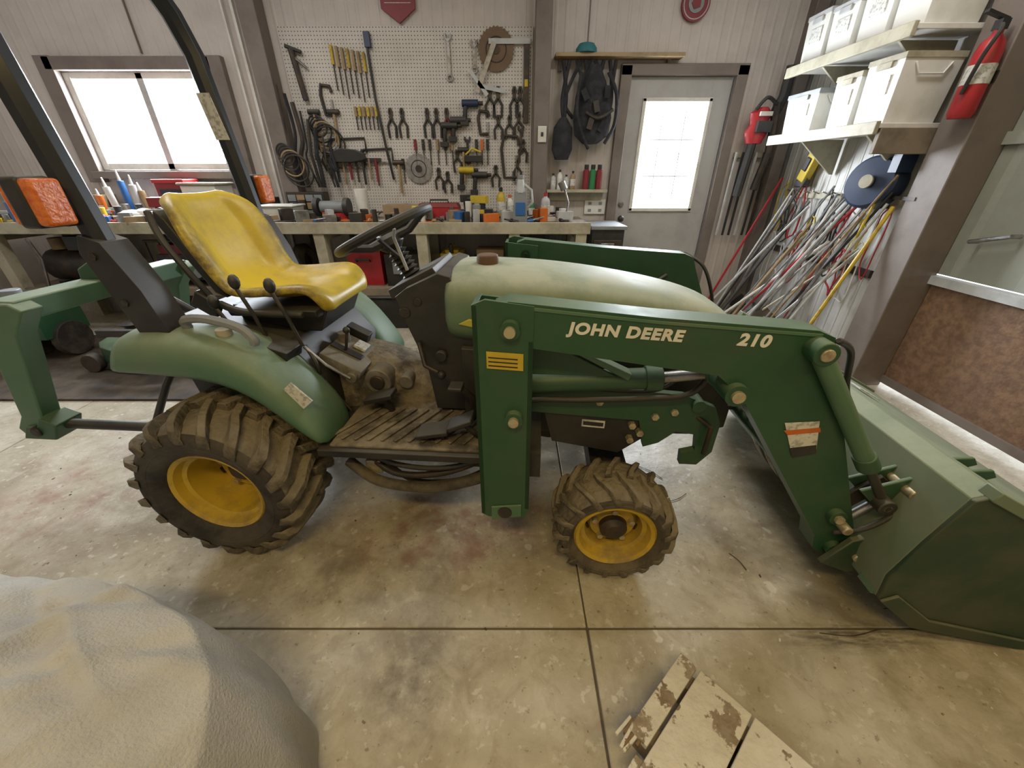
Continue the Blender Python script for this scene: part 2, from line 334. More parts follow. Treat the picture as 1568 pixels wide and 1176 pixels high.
# ---------------------------------------------------------------- tractor
TR=empty('compact_loader_tractor',(-1.0275,1.5756,0),(0,0,R(-4)))
def tyre(name,c,Rr,wd,rimR,nl,lug,side,sw):
    b=B(name,TR); cx,cy,cz=c; h=wd/2
    Rc=Rr-lug
    prof=[(rimR,-h*.72),(rimR+.015,-h*.86),(rimR+.35*(Rc-rimR),-h*.99),(rimR+.7*(Rc-rimR),-h*1.0),(Rc-.02,-h*.9),(Rc-.004,-h*.6),(Rc,0)]
    prof=prof+[(r,-q) for r,q in prof[-2::-1]]
    b.lathe(prof,c,(0,1,0),sw,48,mats=[sw]*4+['mud']*4+[sw]*4)
    i=b.mi('mud'); rnd=random.Random(3)
    def pt(r,th,y): return Vector((cx+r*math.sin(th),cy+y,cz+r*math.cos(th)))
    for k in range(nl):
        for sd in(-1,1):
            th0=2*math.pi*(k+(.5 if sd>0 else 0))/nl
            st=[(-.08,1.0,0),(.25,1.0,.10),(.55,.995,.26),(.85,.97,.42),(1.0,.91,.50),(1.03,.80,.56)]
            prev=None; hw=lug*.60
            for (q,rf,dt) in st:
                y=sd*q*h; th=th0+dt*(.95*h/Rr)*1.25+rnd.uniform(-.010,.010)
                rt=Rr*rf-rnd.uniform(0,.006); rb=Rc*rf-.006 if q<1.02 else rt-.012
                dth=hw/Rr*rnd.uniform(.9,1.15)
                ring=[b.bm.verts.new(pt(rb,th-dth*1.4,y)),b.bm.verts.new(pt(rt,th-dth*.75,y)),b.bm.verts.new(pt(rt,th+dth*.75,y)),b.bm.verts.new(pt(rb,th+dth*1.4,y))]
                if prev: b.bridge(prev,ring,i)
                else: b.face(ring[::-1],i)
                prev=ring
            b.face(prev,i)
    b.torus((cx,cy+side*h*.98,cz),(0,1,0),rimR+.45*(Rc-rimR),.004,sw,48,6)
    return b.done(ang=50,bevel=.004,bseg=1)
def rim(name,c,rimR,wd,side,depth,bolts):
    b=B(name,TR); o=side
    h=wd/2*.78
    prof=[(rimR+.012,h),(rimR+.004,h+.008),(rimR-.008,h),(rimR-.016,h-.03),(rimR-.03,h-.035),(rimR-.036,h-depth),(rimR*.72,h-depth-.015),(rimR*.6,h-depth+.012),(.055,h-depth+.012),(.05,h-depth+.02)]
    b.lathe(prof,c,(0,o,0),'rim',40)
    b.lathe([(.05,h-depth),(.048,h-depth+.04),(.03,h-depth+.055),(0,h-depth+.055)],c,(0,o,0),'iron',20)
    b.lathe([(rimR+.012,-h),(rimR-.02,-h+.02),(rimR-.03,h-depth-.02)],c,(0,o,0),'rim',40)
    for k in range(bolts):
        t=2*math.pi*k/bolts; p=Vector(c)+Vector((math.sin(t)*rimR*.52,o*(h-depth+.01),math.cos(t)*rimR*.52))
        b.cyl(p,p+Vector((0,o*.02,0)),.011,'pin',seg=6)
        p2=Vector(c)+Vector((math.sin(t+.6)*rimR*.74,o*(h-depth-.004),math.cos(t+.6)*rimR*.74)); b.cyl(p2,p2+Vector((0,o*.006,0)),.014,'iron',seg=10)
    return b.done()
for s_,nm in((-1,'near'),(1,'far')):
    tyre('rear_tyre_'+nm,(0,s_*.43,.325),.325,.30,.165,19,.030,s_,'rubber')
    rim('rear_rim_'+nm,(0,s_*.43,.325),.165,.30,s_,.16,5)
    tyre('front_tyre_'+nm,(1.43,s_*.47,.222),.222,.21,.135,17,.018,s_,'mudrub')
    rim('front_rim_'+nm,(1.43,s_*.47,.222),.132,.21,s_,.07,5)
b=B('chassis',TR)
b.box((.05,0,.42),(.5,.36,.36),'black'); b.box((.55,0,.36),(.7,.26,.2),'black'); b.cyl((0,-.34,.325),(0,.34,.325),.075,'black',seg=20)
b.prism([(.85,.40),(1.75,.42),(1.88,.46),(1.88,.72),(.9,.74)],-.20,.20,'black')
b.box((1.43,0,.30),(.14,.74,.09),'iron'); b.box((1.43,0,.22),(.07,.66,.06),'iron')
b.cyl((1.2,0,.3),(1.2,0,.5),.1,'black')
b.box((.7,-.34,.40),(.62,.05,.05),'iron'); b.box((.7,.34,.40),(.62,.05,.05),'iron')
b.hose([(.42,-.38,.36),(.55,-.42,.30),(.75,-.43,.29),(.92,-.42,.33),(1.0,-.40,.36)],.022,'mudrub'); b.hose([(.45,-.34,.42),(.6,-.4,.33),(.8,-.4,.34),(.98,-.36,.40)],.014,'iron')
b.hose([(.5,-.3,.34),(.65,-.36,.26),(.85,-.36,.27),(1.02,-.3,.33)],.012,'mudrub'); b.hose([(.46,-.36,.40),(.62,-.40,.37),(.8,-.41,.37),(.97,-.40,.42)],.011,'black')
b.box((.52,-.36,.34),(.06,.06,.06),'pin'); b.box((.9,-.3,.36),(.1,.08,.08),'iron')
b.done(bevel=.008)
b=B('platform',TR)
b.prism([(.36,-.46),(.985,-.46),(.985,.46),(.36,.46)],.44,.47,'black','z')
b.prism([(.40,-.44),(.97,-.44),(.97,.44),(.40,.44)],.47,.482,'mudmat','z')
for k in range(11): b.box((.44+k*.050,-.30,.487),(.016,.25,.008),'mudmat',rot=(0,0,R(-28)))
for k in range(11): b.box((.44+k*.050,.30,.487),(.016,.25,.008),'mudmat',rot=(0,0,R(28)))
b.loft([[(x,y*wf,z) for y,z in((-.17,.47),(-.15,top-.03),(-.09,top),(.09,top),(.15,top-.03),(.17,.47))] for x,wf,top in((.22,1,.70),(.38,1,.68),(.5,.9,.66),(.62,.75,.61),(.75,.65,.54),(.84,.6,.49))],'mudmat')
b.cyl((.50,-.10,.60),(.50,-.18,.60),.055,'castalu',seg=20); b.cyl((.50,-.18,.60),(.50,-.19,.60),.03,'iron'); b.cyl((.60,-.08,.58),(.60,-.14,.58),.03,'castalu')
b.done(bevel=.006)
b=B('pedals',TR)
b.box((.87,-.36,.55),(.10,.08,.018),'black',rot=(0,R(-25),0)); b.tube([(.88,-.36,.54),(.93,-.36,.49),(.95,-.34,.47)],.012,'black')
b.box((.77,-.37,.515),(.12,.085,.018),'black',rot=(0,R(-12),0)); b.box((.79,-.37,.49),(.04,.03,.04),'iron')
b.tube([(.90,-.24,.48),(.90,-.27,.60),(.86,-.30,.66)],.013,'iron'); b.box((.85,-.31,.665),(.05,.06,.015),'black')
b.box((.52,-.22,.56),(.12,.07,.02),'black',rot=(0,R(-15),0)); b.cyl((.55,-.2,.48),(.53,-.22,.56),.014,'iron')
b.box((.84,.26,.56),(.09,.10,.018),'black',rot=(0,R(-30),0)); b.tube([(.86,.26,.55),(.92,.26,.60)],.012,'black')
b.done(bevel=.004)
for s_,nm in((-1,'near'),(1,'far')):
    b=B('fender_'+nm,TR)
    X=[-.245,-.235,-.1,.05,.15,.23,.30,.36,.405]; lip=[.755,.752,.748,.735,.705,.645,.565,.505,.475]; top=[.86,.885,.895,.885,.855,.80,.72,.625,.53]
    rings=[]
    for x,l,t in zip(X,lip,top):
        rings.append([(x-.03*(x<-.2),s_*.455,l),(x-.02*(x<-.2),s_*.475,l+.02),(x,s_*.47,(l+t)/2),(x,s_*.455,t-.03),(x,s_*.42,t-.005),(x,s_*.33,t),(x,s_*.26,t-.01),(x,s_*.235,t-.04),(x,s_*.225,min(l,t-.08)-.06),(x,s_*.25,min(l,t-.08)-.06),(x,s_*.40,l-.005)])
    b.loft(rings,'green2'); b.done(bevel=.0,sub=1)
    b=B('fender_handle_'+nm,TR)
    b.hose([(-.03,s_*.36,.885),(-.02,s_*.37,.915),(.06,s_*.38,.925),(.16,s_*.38,.90),(.20,s_*.38,.86),(.20,s_*.38,.84)],.015,'grey' if s_<0 else 'green2')
    b.done()
b=B('fender_decal',TR); b.box((.335,-.435,.68),(.09,.006,.05),'label',rot=(0,R(50),0)); b.done()
b=B('console',TR)
b.prism([(-.2,.55),(.34,.50),(.33,.66),(.22,.80),(-.05,.86),(-.24,.86)],-.26,.26,'black')
b.box((.16,-.29,.80),(.22,.10,.05),'black',rot=(0,R(18),0))
for x,y,h,kn in((.02,-.27,.13,'black'),(.12,-.27,.20,'black'),(.24,-.27,.19,'black')):
    b.tube([(x+.05,y,.79),(x+.03,y-.01,.79+h*.6),(x,y-.01,.80+h)],.007,'iron'); b.ball((x,y-.01,.82+h),(.018,.018,.026),kn)
b.cyl((.09,-.36,.86),(.09,-.36,.885),.024,'cream'); b.cyl((.09,-.36,.84),(.09,-.36,.865),.012,'black')
# gearbox cover, range lever quadrant and linkage in front of the seat
b.box((.37,-.10,.675),(.17,.22,.05),'castalu',rot=(0,R(28),0)); b.box((.37,-.12,.708),(.13,.035,.008),'iron',rot=(0,R(28),0)); b.box((.40,-.05,.700),(.05,.06,.012),'label',rot=(0,R(28),0))
b.cyl((.33,-.05,.72),(.33,-.05,.76),.025,'castalu'); b.tube([(.36,-.12,.69),(.39,-.13,.79)],.006,'iron'); b.ball((.39,-.13,.80),.014,'black')
b.cyl((.42,-.19,.64),(.42,-.23,.64),.022,'castalu'); b.tube([(.42,-.23,.64),(.34,-.24,.70),(.28,-.25,.78)],.007,'steel')
b.box((.35,.04,.72),(.1,.05,.05),'black',rot=(0,R(28),0))
b.hose([(.28,-.24,.78),(.32,-.26,.70),(.30,-.24,.60),(.36,-.22,.52)],.008,'black'); b.hose([(.24,-.26,.77),(.27,-.27,.68),(.34,-.25,.60),(.40,-.24,.50)],.006,'iron')
b.done(bevel=.006)
def seat():
    b=B('seat',TR); prof=[(.36,.885,.17),(.36,.93,.20),(.315,.95,.22),(.25,.945,.23),(.13,.93,.23),(.045,.93,.225),(.0,.95,.22),(-.03,1.00,.22),(-.06,1.08,.23),(-.09,1.16,.23),(-.12,1.225,.205),(-.14,1.262,.16),(-.16,1.265,.12)]
    n=17; i=b.mi('yellow'); rows=[]; P=[Vector((p[0],0,p[1])) for p in prof]
    for k,p in enumerate(prof):
        t=(P[min(k+1,len(P)-1)]-P[max(k-1,0)]).normalized()
        nrm=Vector((t.z,0,-t.x))
        if nrm.z<0: nrm=-nrm
        row=[]
        amp=.055 if 2<=k<=10 else .01
        for j in range(n):
            q=-1+2*j/(n-1); off=amp*(abs(q)**2.6)-(.018 if abs(q)<.55 and 7<=k<=10 else 0)-(.010 if abs(q)<.6 and 2<=k<=4 else 0)
            if abs(q)>.99: off-=.03
            row.append(b.bm.verts.new(P[k]+nrm*off+Vector((0,q*p[2],0))))
        rows.append(row)
    for k in range(len(rows)-1):
        for j in range(n-1): b.face([rows[k][j],rows[k][j+1],rows[k+1][j+1],rows[k+1][j]],i)
    ob=b.done(solid=.028,sub=2)
    b=B('seat_base',TR)
    b.loft([[(x-.01,y*.98,z-.03) for y,z in((-.21,.93),(-.2,.90),(0,.89),(.2,.90),(.21,.93))] for x in(-.0,.15,.34)],'black')
    b.prism([(-.03,.90),(.34,.88),(.30,.80),(.02,.80)],-.15,.15,'black')
    b.hose([(-.0,-.235,.93),(.1,-.25,.905),(.3,-.235,.895)],.014,'black')
    b.hose([(-.02,-.235,.95),(-.06,-.25,1.05),(-.11,-.245,1.15),(-.15,-.215,1.23)],.012,'black')
    b.prism([(-.02,.93),(-.06,.95),(-.19,1.20),(-.175,1.23),(-.145,1.20)],-.17,.17,'black')
    b.box((-.04,-.24,.93),(.09,.03,.06),'black',rot=(0,R(35),0))
    b.done(bevel=.006)
seat()
b=B('rollover_bar',TR)
pts=[(-.10,-.36,.86),(-.15,-.36,1.03),(-.19,-.36,1.16),(-.225,-.36,1.5),(-.25,-.36,1.74),(-.275,-.34,1.86),(-.29,-.28,1.95),(-.295,-.18,1.985)]
allp=pts+[(p[0],-p[1],p[2]) for p in pts[::-1]]
b.tube(allp,.036,'rops',seg=8)
for s_ in(-1,1):
    b.prism([(-.14,.80),(-.04,.80),(-.09,1.02),(-.15,1.16),(-.21,1.18),(-.23,1.13),(-.19,.98)],s_*.36-.045,s_*.36+.045,'black')
    b.cyl((-.19,s_*.41,1.12),(-.19,s_*.30,1.12),.012,'iron',seg=6); b.cyl((-.16,s_*.41,.98),(-.16,s_*.30,.98),.012,'iron',seg=6)
    b.box((-.17,s_*.36,.82),(.2,.12,.03),'iron')
b.prism([(-.24,1.46),(-.18,1.46),(-.21,1.62),(-.265,1.62)],.322,.324,'label')
b.done(bevel=.004)
for s_,nm in((-1,'near'),(1,'far')):
    b=B('warning_lamp_'+nm,TR)
    y=s_*.455
    b.box((-.215,y,1.27),(.055,.085,.125),'black'); b.box((-.178,y,1.27),(.036,.078,.115),'lens'); b.box((-.25,y,1.27),(.02,.075,.11),'lens'); b.box((-.21,s_*.40,1.22),(.03,.05,.03),'black')
    b.done(bevel=.010,bseg=3)
b=B('dash_cowl',TR)
b.prism([(.63,.955),(.67,.985),(.79,1.04),(.83,1.03),(.90,.86),(.955,.50),(.74,.50),(.72,.68),(.655,.87)],-.20,.20,'black')
b.prism([(.60,.93),(.78,1.02),(.76,1.05),(.59,.965)],-.15,.15,'black')
b.cyl((.66,-.205,.90),(.66,-.19,.90),.02,'iron'); b.cyl((.71,-.205,.94),(.71,-.19,.94),.016,'iron'); b.cyl((.78,-.205,.74),(.78,-.225,.74),.022,'black')
b.tube([(.70,-.21,.79),(.73,-.26,.72),(.78,-.27,.70)],.009,'iron'); b.ball((.79,-.27,.69),.017,'iron')
b.done(bevel=.012,bseg=3)
b=B('steering_wheel',TR)
ax=Vector((-.42,0,.91)).normalized(); c=Vector((.55,0,1.15)); f1=Vector((.91,0,.42)).normalized(); f2=Vector((0,1,0))
b.torus(c,ax,.185,.016,'black',40,10)
hub=c-ax*.035
b.lathe([(0,.02),(.035,.02),(.05,.005),(.05,-.02),(.03,-.04)],hub,ax,'black',20)
for t in(0,R(125),R(-125)):
    dr=f1*math.cos(t)+f2*math.sin(t); b.tube([hub,hub+dr*.09,c+dr*.18],.014,'black',rs=[.02,.015,.012])
cd=(Vector((.66,0,.95))-hub).normalized()
for k in range(8): b.lathe([(.028,0),(.040,.008),(.028,.016)],hub+cd*(.045+k*.018),cd,'black',16)
b.tube([hub,Vector((.60,0,1.05)),Vector((.66,0,.95))],.026,'black')
b.tube([Vector((.62,-.03,1.05)),Vector((.60,-.10,1.10)),Vector((.58,-.14,1.14))],.007,'iron')
b.tube([Vector((.64,-.06,1.02)),Vector((.62,-.10,1.14)),Vector((.63,-.11,1.17))],.006,'ltgrey')
b.done()
b=B('hood',TR)
st=[(.80,.245,1.03,.80),(.83,.25,1.045,.78),(1.0,.25,1.045,.76),(1.2,.245,1.035,.74),(1.4,.238,1.01,.74),(1.6,.225,.975,.74),(1.75,.21,.935,.74),(1.84,.195,.89,.72),(1.89,.18,.80,.70),(1.90,.17,.72,.68)]
rings=[]
for x,wd,t,z0 in st:
    hh=t-z0
    half=[(wd,z0),(wd*1.0,z0+hh*.45),(wd*.97,z0+hh*.72),(wd*.86,z0+hh*.9),(wd*.6,z0+hh*.97),(wd*.25,z0+hh*.995)]
    rings.append([(x,-y,z) for y,z in half]+[(x,y,z) for y,z in half[::-1]])
b.loft(rings,'hoodgreen'); b.done(sub=2)
b=B('hood_details',TR)
for s_ in(-1,1):
    b.prism([(.90,.90),(1.05,.875),(1.35,.80),(1.40,.775),(1.05,.84),(.86,.88)],s_*.247,s_*.254,'stripe')
    b.prism([(1.28,.90),(1.80,.83),(1.80,.70),(1.2,.72)],s_*.228,s_*.25,'black')
    b.prism([(.86,.50),(1.8,.55),(1.82,.74),(.86,.78)],s_*.20,s_*.232,'black')
b.lathe([(0,.03),(.038,.028),(.042,.012),(.042,-.02)],(.94,-.02,1.045),(0,0,1),mat('rust_cap',(.13,.07,.04),.7),20)
b.box((1.89,0,.66),(.04,.36,.26),'black')
b.done(bevel=.004)
def arm(s_,nm):
    b=B('loader_mast_'+nm,TR); y0,y1=(s_*.56,s_*.45)
    b.prism([(.965,.31),(.965,1.045),(1.0,1.06),(1.125,1.045),(1.125,.34),(1.11,.295),(.99,.295)],y0,y0-s_*.012,'green')
    b.prism([(.965,.31),(.965,1.045),(.978,1.045),(.978,.31)],y0,y1,'green'); b.prism([(1.112,.34),(1.112,.95),(1.125,.95),(1.125,.34)],y0,y1,'green')
    b.prism([(.965,.32),(.965,1.045),(1.125,1.03),(1.125,.34)],y1,y1+s_*.012,'green')
    b.prism([(1.0,.285),(1.10,.31),(1.10,.36),(1.0,.345)],y0+s_*.006,y1,'green2')
    b.cyl((1.045,y0+s_*.010,.325),(1.045,y0-s_*.02,.325),.024,'iron')
    for x,z in((1.065,.985),(1.075,.71)):
        b.cyl((x,y0+s_*.022,z),(x,y1,z),.026,'green',seg=20); b.cyl((x,y0+s_*.034,z),(x,y1,z),.015,'pin')
    b.prism([(1.0,.87),(1.10,.865),(1.10,.915),(1.0,.92)],y0+s_*.001,y0+s_*.004,'yellowp')
    for q in range(3): b.prism([(1.005,.905-.012*q),(1.085,.901-.012*q),(1.085,.897-.012*q),(1.005,.901-.012*q)],y0+s_*.004,y0+s_*.0045,'iron')
    b.done(bevel=.004)
    b=B('loader_boom_'+nm,TR); a0,a1=s_*.555,s_*.475
    b.prism([(1.02,1.04),(1.06,1.055),(1.44,1.022),(1.83,.998),(1.875,.98),(1.895,.93),(2.195,.30),(2.19,.215),(2.14,.19),(2.09,.225),(2.075,.285),(1.70,.80),(1.62,.865),(1.15,.925),(1.03,.94)],a0,a1,'green')
    b.prism([(1.06,1.038),(1.44,1.006),(1.84,.982),(1.84,.99),(1.44,1.014),(1.06,1.047)],a0+s_*.003,a0,'green2')
    for x,z,r in((1.675,.815,.032),(2.10,.385,.026),(2.145,.24,.026)):
        b.cyl((x,a0+s_*.02,z),(x,a1-s_*.02,z),r,'green',seg=20); b.cyl((x,a0+s_*.030,z),(x,a1-s_*.03,z),r*.55,'pin')
    b.prism([(1.835,.725),(1.925,.735),(1.955,.625),(1.895,.605)],a0+s_*.001,a0+s_*.003,'label')
    b.prism([(1.84,.70),(1.933,.715),(1.94,.70),(1.855,.685)],a0+s_*.003,a0+s_*.004,'orange'); b.prism([(1.895,.605),(1.955,.625),(1.945,.655),(1.875,.64)],a0+s_*.003,a0+s_*.004,'black')
    b.done(bevel=.007,bseg=3)
    b=B('lift_cylinder_'+nm,TR); y=s_*.425
    b.cyl((1.10,y,.755),(1.50,y,.785),.034,'green',seg=20); b.cyl((1.47,y,.783),(1.52,y,.787),.040,'green',seg=20); b.cyl((1.5,y,.785),(1.67,y,.81),.018,'steel')
    b.cyl((1.675,y-.03,.813),(1.675,y+.03,.813),.035,'green')
    b.prism([(1.12,.945),(1.14,.945),(1.42,.815),(1.41,.795)],s_*.425,s_*.47,'green2')
    b.prism([(1.12,.93),(1.12,.80),(1.38,.80)],s_*.445,s_*.455,'green')
    b.hose([(1.0,s_*.40,.62),(1.12,s_*.41,.68),(1.3,s_*.42,.695),(1.5,s_*.42,.71),(1.62,s_*.43,.74),(1.68,s_*.44,.84),(1.76,s_*.465,.90)],.010,'black')
    b.hose([(1.0,s_*.38,.60),(1.15,s_*.39,.73),(1.35,s_*.40,.725),(1.52,s_*.40,.73),(1.6,s_*.41,.80),(1.70,s_*.45,.88)],.008,'black')
    b.done(bevel=.003)
    b=B('bucket_cylinder_'+nm,TR); y=s_*.575
    b.cyl((1.84,y,.945),(2.09,y,.61),.024,'green2',seg=20); b.cyl((2.07,y,.637),(2.10,y,.595),.029,'green',seg=20); b.cyl((2.09,y,.61),(2.19,y,.475),.013,'black')
    b.cyl((1.835,y-.028,.953),(1.835,y+.03,.953),.031,'green',seg=20); b.cyl((1.835,y-.034,.953),(1.835,y+.03,.953),.017,'pin',seg=16); b.cyl((2.19,y-.03,.465),(2.19,y+.03,.465),.026,'black')
    b.hose([(1.86,y+s_*.01,.985),(1.95,y-s_*.05,.93),(2.01,y-s_*.08,.80),(2.05,y-s_*.03,.70)],.009,'black')
    b.done(bevel=.003)
    b=B('bucket_linkage_'+nm,TR)
    for q0,q1 in((.56,.572),(.505,.517)):
        b.prism([(2.12,.50),(2.30,.585),(2.44,.60),(2.46,.575),(2.32,.51),(2.22,.41)],s_*q0,s_*q1,'green')
    b.prism([(2.06,.32),(2.12,.35),(2.24,.50),(2.20,.53),(2.14,.47)],s_*.52,s_*.535,'iron'); b.prism([(2.10,.20),(2.20,.16),(2.30,.22),(2.27,.36),(2.16,.31)],s_*.575,s_*.595,'bucketside')
    b.cyl((2.16,s_*.54,.36),(2.30,s_*.54,.53),.014,'steel'); b.hose([(2.10,s_*.58,.33),(2.17,s_*.60,.38),(2.24,s_*.60,.47)],.008,'black')
    for x,z in((2.19,.465),(2.24,.52),(2.2,.24),(2.12,.36)): b.cyl((x,s_*.605,z),(x,s_*.50,z),.015,'pin')
    b.done(bevel=.004)
    b=B('loader_bracket_'+nm,TR)
    b.prism([(1.125,.74),(1.40,.72),(1.62,.705),(1.73,.66),(1.76,.60),(1.76,.48),(1.72,.42),(1.66,.42),(1.655,.47),(1.70,.485),(1.69,.55),(1.62,.56),(1.57,.51),(1.52,.49),(1.49,.60),(1.125,.62)],s_*.36,s_*.385,'green')
    b.prism([(1.15,.68),(1.50,.66),(1.52,.52),(1.44,.45),(1.20,.49)],s_*.31,s_*.372,'black')
    for x,z in((1.47,.58),(1.50,.55),(1.47,.52),(1.6,.64),(1.35,.67),(1.54,.62)): b.cyl((x,s_*.395,z),(x,s_*.36,z),.013,'pin',seg=6)
    b.prism([(1.30,.59),(1.38,.585),(1.38,.555),(1.30,.56)],s_*.373,s_*.375,'label'); b.prism([(1.305,.583),(1.375,.578),(1.375,.562),(1.305,.567)],s_*.375,s_*.376,'black')
    b.tube([(1.68,s_*.38,.62),(1.72,s_*.41,.60),(1.72,s_*.41,.49)],.008,'iron'); b.cyl((1.67,s_*.40,.67),(1.67,s_*.34,.67),.022,'green')
    b.box((1.1,s_*.3,.48),(.12,.4,.10),'black')
    b.done(bevel=.004)
arm(-1,'near'); arm(1,'far')
b=B('loader_cross_tube',TR); b.cyl((1.93,-.475,.54),(1.93,.475,.54),.03,'green'); b.box((1.85,0,.60),(.02,.5,.02),'steel')
for k in range(4): b.hose([(1.76-.02*k,-.42+.03*k,.74),(1.9,-.38+.05*k,.58),(2.05,-.33+.05*k,.36),(2.14,-.31+.05*k,.26)],.008,'steel' if k%2 else 'black')
b.done()
b=B('loader_bucket',TR)
prof=[(3.22,.15),(2.75,.395),(2.31,.635),(2.255,.61),(2.215,.45),(2.185,.30),(2.20,.20),(2.34,.08),(2.70,.012),(3.15,.006)]
inn=[]
P=[Vector(p) for p in prof]
for k,p in enumerate(P):
    t=(P[min(k+1,len(P)-1)]-P[max(k-1,0)]).normalized(); n=Vector((-t[1],t[0]))
    inn.append(tuple(p+n*.010))
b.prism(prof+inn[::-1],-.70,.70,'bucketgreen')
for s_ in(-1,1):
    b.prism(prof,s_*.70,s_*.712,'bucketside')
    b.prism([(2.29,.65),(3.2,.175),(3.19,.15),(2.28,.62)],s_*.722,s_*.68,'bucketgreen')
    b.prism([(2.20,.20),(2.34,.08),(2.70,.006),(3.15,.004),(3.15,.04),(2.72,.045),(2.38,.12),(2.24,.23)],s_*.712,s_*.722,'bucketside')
b.box((2.225,-.66,.34),(.02,.06,.30),'green2',rot=(0,R(8),0))
b.done(bevel=.003)
b=B('bucket_label',TR); b.box((2.60,.10,.487),(.12,.08,.004),'label',rot=(0,R(28),0)); b.box((2.42,.22,.58),(.1,.07,.004),'orange',rot=(0,R(27),0)); b.done()
def text(body,x,z,size,rot):
    cu=bpy.data.curves.new('lettering','FONT'); cu.body=body; cu.size=size; cu.extrude=.0008; cu.offset=.0019; cu.space_character=1.12; cu.shear=.12
    ob=bpy.data.objects.new('boom_lettering',cu); scene.collection.objects.link(ob); ob.parent=TR
    ob.location=(x,-.5565,z); ob.rotation_euler=(Matrix.Rotation(rot,3,'Y')@Matrix.Rotation(R(90),3,'X')).to_euler(); ob.scale=(1.1,1,1)
    cu.materials.append(M['letter']); return ob
text('JOHN DEERE',1.215,.976,.042,R(3)); text('210',1.642,.956,.044,R(3))
b=B('quick_hitch',TR)
for s_ in(-1,1):
    y=s_*.34
    b.prism([(-.59,.93),(-.63,.955),(-.74,.955),(-.78,.90),(-.88,.50),(-.93,.44),(-.91,.40),(-.77,.40),(-.76,.46),(-.79,.50),(-.67,.84)],y-.035,y+.035,'green2')
    b.prism([(-.91,.40),(-.77,.40),(-.73,.47),(-.79,.50),(-.82,.46),(-.87,.46)],y-.05,y+.05,'green')
    b.cyl((-.83,y-.06,.44),(-.83,y+.06,.44),.022,'iron')
    b.tube([(-.77,y,.45),(-.45,s_*.30,.42),(-.15,s_*.24,.33)],.022,'black'); b.tube([(-.42,s_*.30,.43),(-.33,s_*.26,.60),(-.26,s_*.22,.72)],.015,'black')
b.box((-.68,0,.925),(.11,.72,.07),'green2'); b.prism([(-.74,.90),(-.60,.90),(-.58,1.02),(-.64,1.04),(-.72,1.0)],-.05,.05,'green')
b.tube([(-.60,0,.98),(-.4,0,.85),(-.2,0,.72)],.02,'iron'); b.box((-.28,0,.72),(.12,.3,.06),'green2')
b.done(bevel=.006)

# ---------------------------------------------------------------- workbench
b=B('workbench')
b.box((-1.95,3.76,.945),(5.2,.66,.035),'benchtop'); b.box((-1.95,3.42,.935),(5.2,.03,.09),'cream')
for x in(-4.4,-3.5,-2.45,-1.62,-.76,.02,.58): b.box((x,3.46,.45),(.09,.09,.90),'cream'); b.box((x,4.0,.45),(.09,.09,.90),'cream'); b.box((x,3.76,.87),(.04,.6,.09),'cream')
b.box((-1.95,3.80,.40),(5.1,.52,.03),'shelfwood'); b.box((-1.95,3.44,.40),(5.1,.03,.07),'shelfwood')
b.done(bevel=.003)
B('pegboard').box((-.86,4.09,1.69),(2.06,.012,1.36),'peg').done()
b=B('coat_shelf'); b.box((.87,4.03,2.17),(1.04,.13,.025),'tan'); b.box((.4,4.08,2.12),(.03,.03,.08),'trim'); b.box((1.3,4.08,2.12),(.03,.03,.08),'trim'); b.done(bevel=.002)
b=B('ledge_shelf'); b.box((.60,4.03,1.19),(.56,.13,.025),'cream'); b.box((.60,4.085,1.14),(.5,.02,.07),'cream'); b.done(bevel=.002)
b=B('ball_cap'); b.lathe([(.085,0),(.083,.03),(.06,.06),(0,.075)],(.60,4.02,2.184),(0,0,1),'teal',20); b.prism([(.53,3.97),(.60,3.93),(.67,3.97),(.66,4.0),(.54,4.0)],2.184,2.19,'teal','z'); b.done()

Z=.9635
def item(name,x,y,z,parts,rot=0,bev=.003):
    b=B(name)
    for p in parts:
        k=p[0]
        if k=='b': b.box(p[1],p[2],p[3],p[4] if len(p)>4 else (0,0,0),p[5] if len(p)>5 else 1.0)
        elif k=='c': b.cyl(p[1],p[2],p[3],p[4],*(p[5:]))
        elif k=='l': b.lathe(p[1],(0,0,0),(0,0,1),p[2],20)
        elif k=='t': b.tube(p[1],p[2],p[3])
        elif k=='s': b.ball(p[1],p[2],p[3])
        elif k=='o': b.torus(p[1],p[2],p[3],p[4],p[5],24,6)
        elif k=='p': b.prism(p[1],p[2],p[3],p[4])
    return b.done(bevel=bev,loc=(x,y,z),rot=(0,0,rot))
def bottle(name,x,y,z,h,r,m,capm='white'):
    item(name,x,y,z,[('l',[(0,0),(r,0),(r,h*.68),(r*.8,h*.78),(r*.35,h*.85),(r*.35,h*.9)],m),('l',[(r*.42,h*.88),(r*.42,h),(0,h)],capm),('l',[(r*1.01,h*.2),(r*1.02,h*.21),(r*1.02,h*.55),(r*1.01,h*.56)],'label')],bev=0)
item('paper_towel_roll',-1.34,3.8,Z,[('l',[(.02,0),(.055,0),(.055,.25),(.02,.25),(.02,0)],'white')])
item('toolbox',-.66,3.85,Z,[('b',(0,0,.055),(.36,.17,.11),'red'),('b',(0,0,.12),(.37,.18,.03),'darkred',(0,0,0),.9),('t',[(-.08,0,.13),(-.08,0,.16),(.08,0,.16),(.08,0,.13)],.008,'black'),('b',(-.12,-.09,.09),(.03,.01,.04),'steel'),('b',(.12,-.09,.09),(.03,.01,.04),'steel')])
item('oil_jug',.07,3.55,Z,[('b',(0,0,.12),(.12,.09,.24),'grey',(0,0,0),.85),('c',(0,0,.23),(0,0,.33),.045,'ltgrey',.025),('c',(0,0,.33),(0,0,.36),.028,'grey'),('t',[(.06,0,.12),(.10,0,.16),(.09,0,.25),(.03,0,.29)],.012,'ltgrey'),('b',(0,-.047,.11),(.08,.004,.10),'bluetape')],bev=.012)
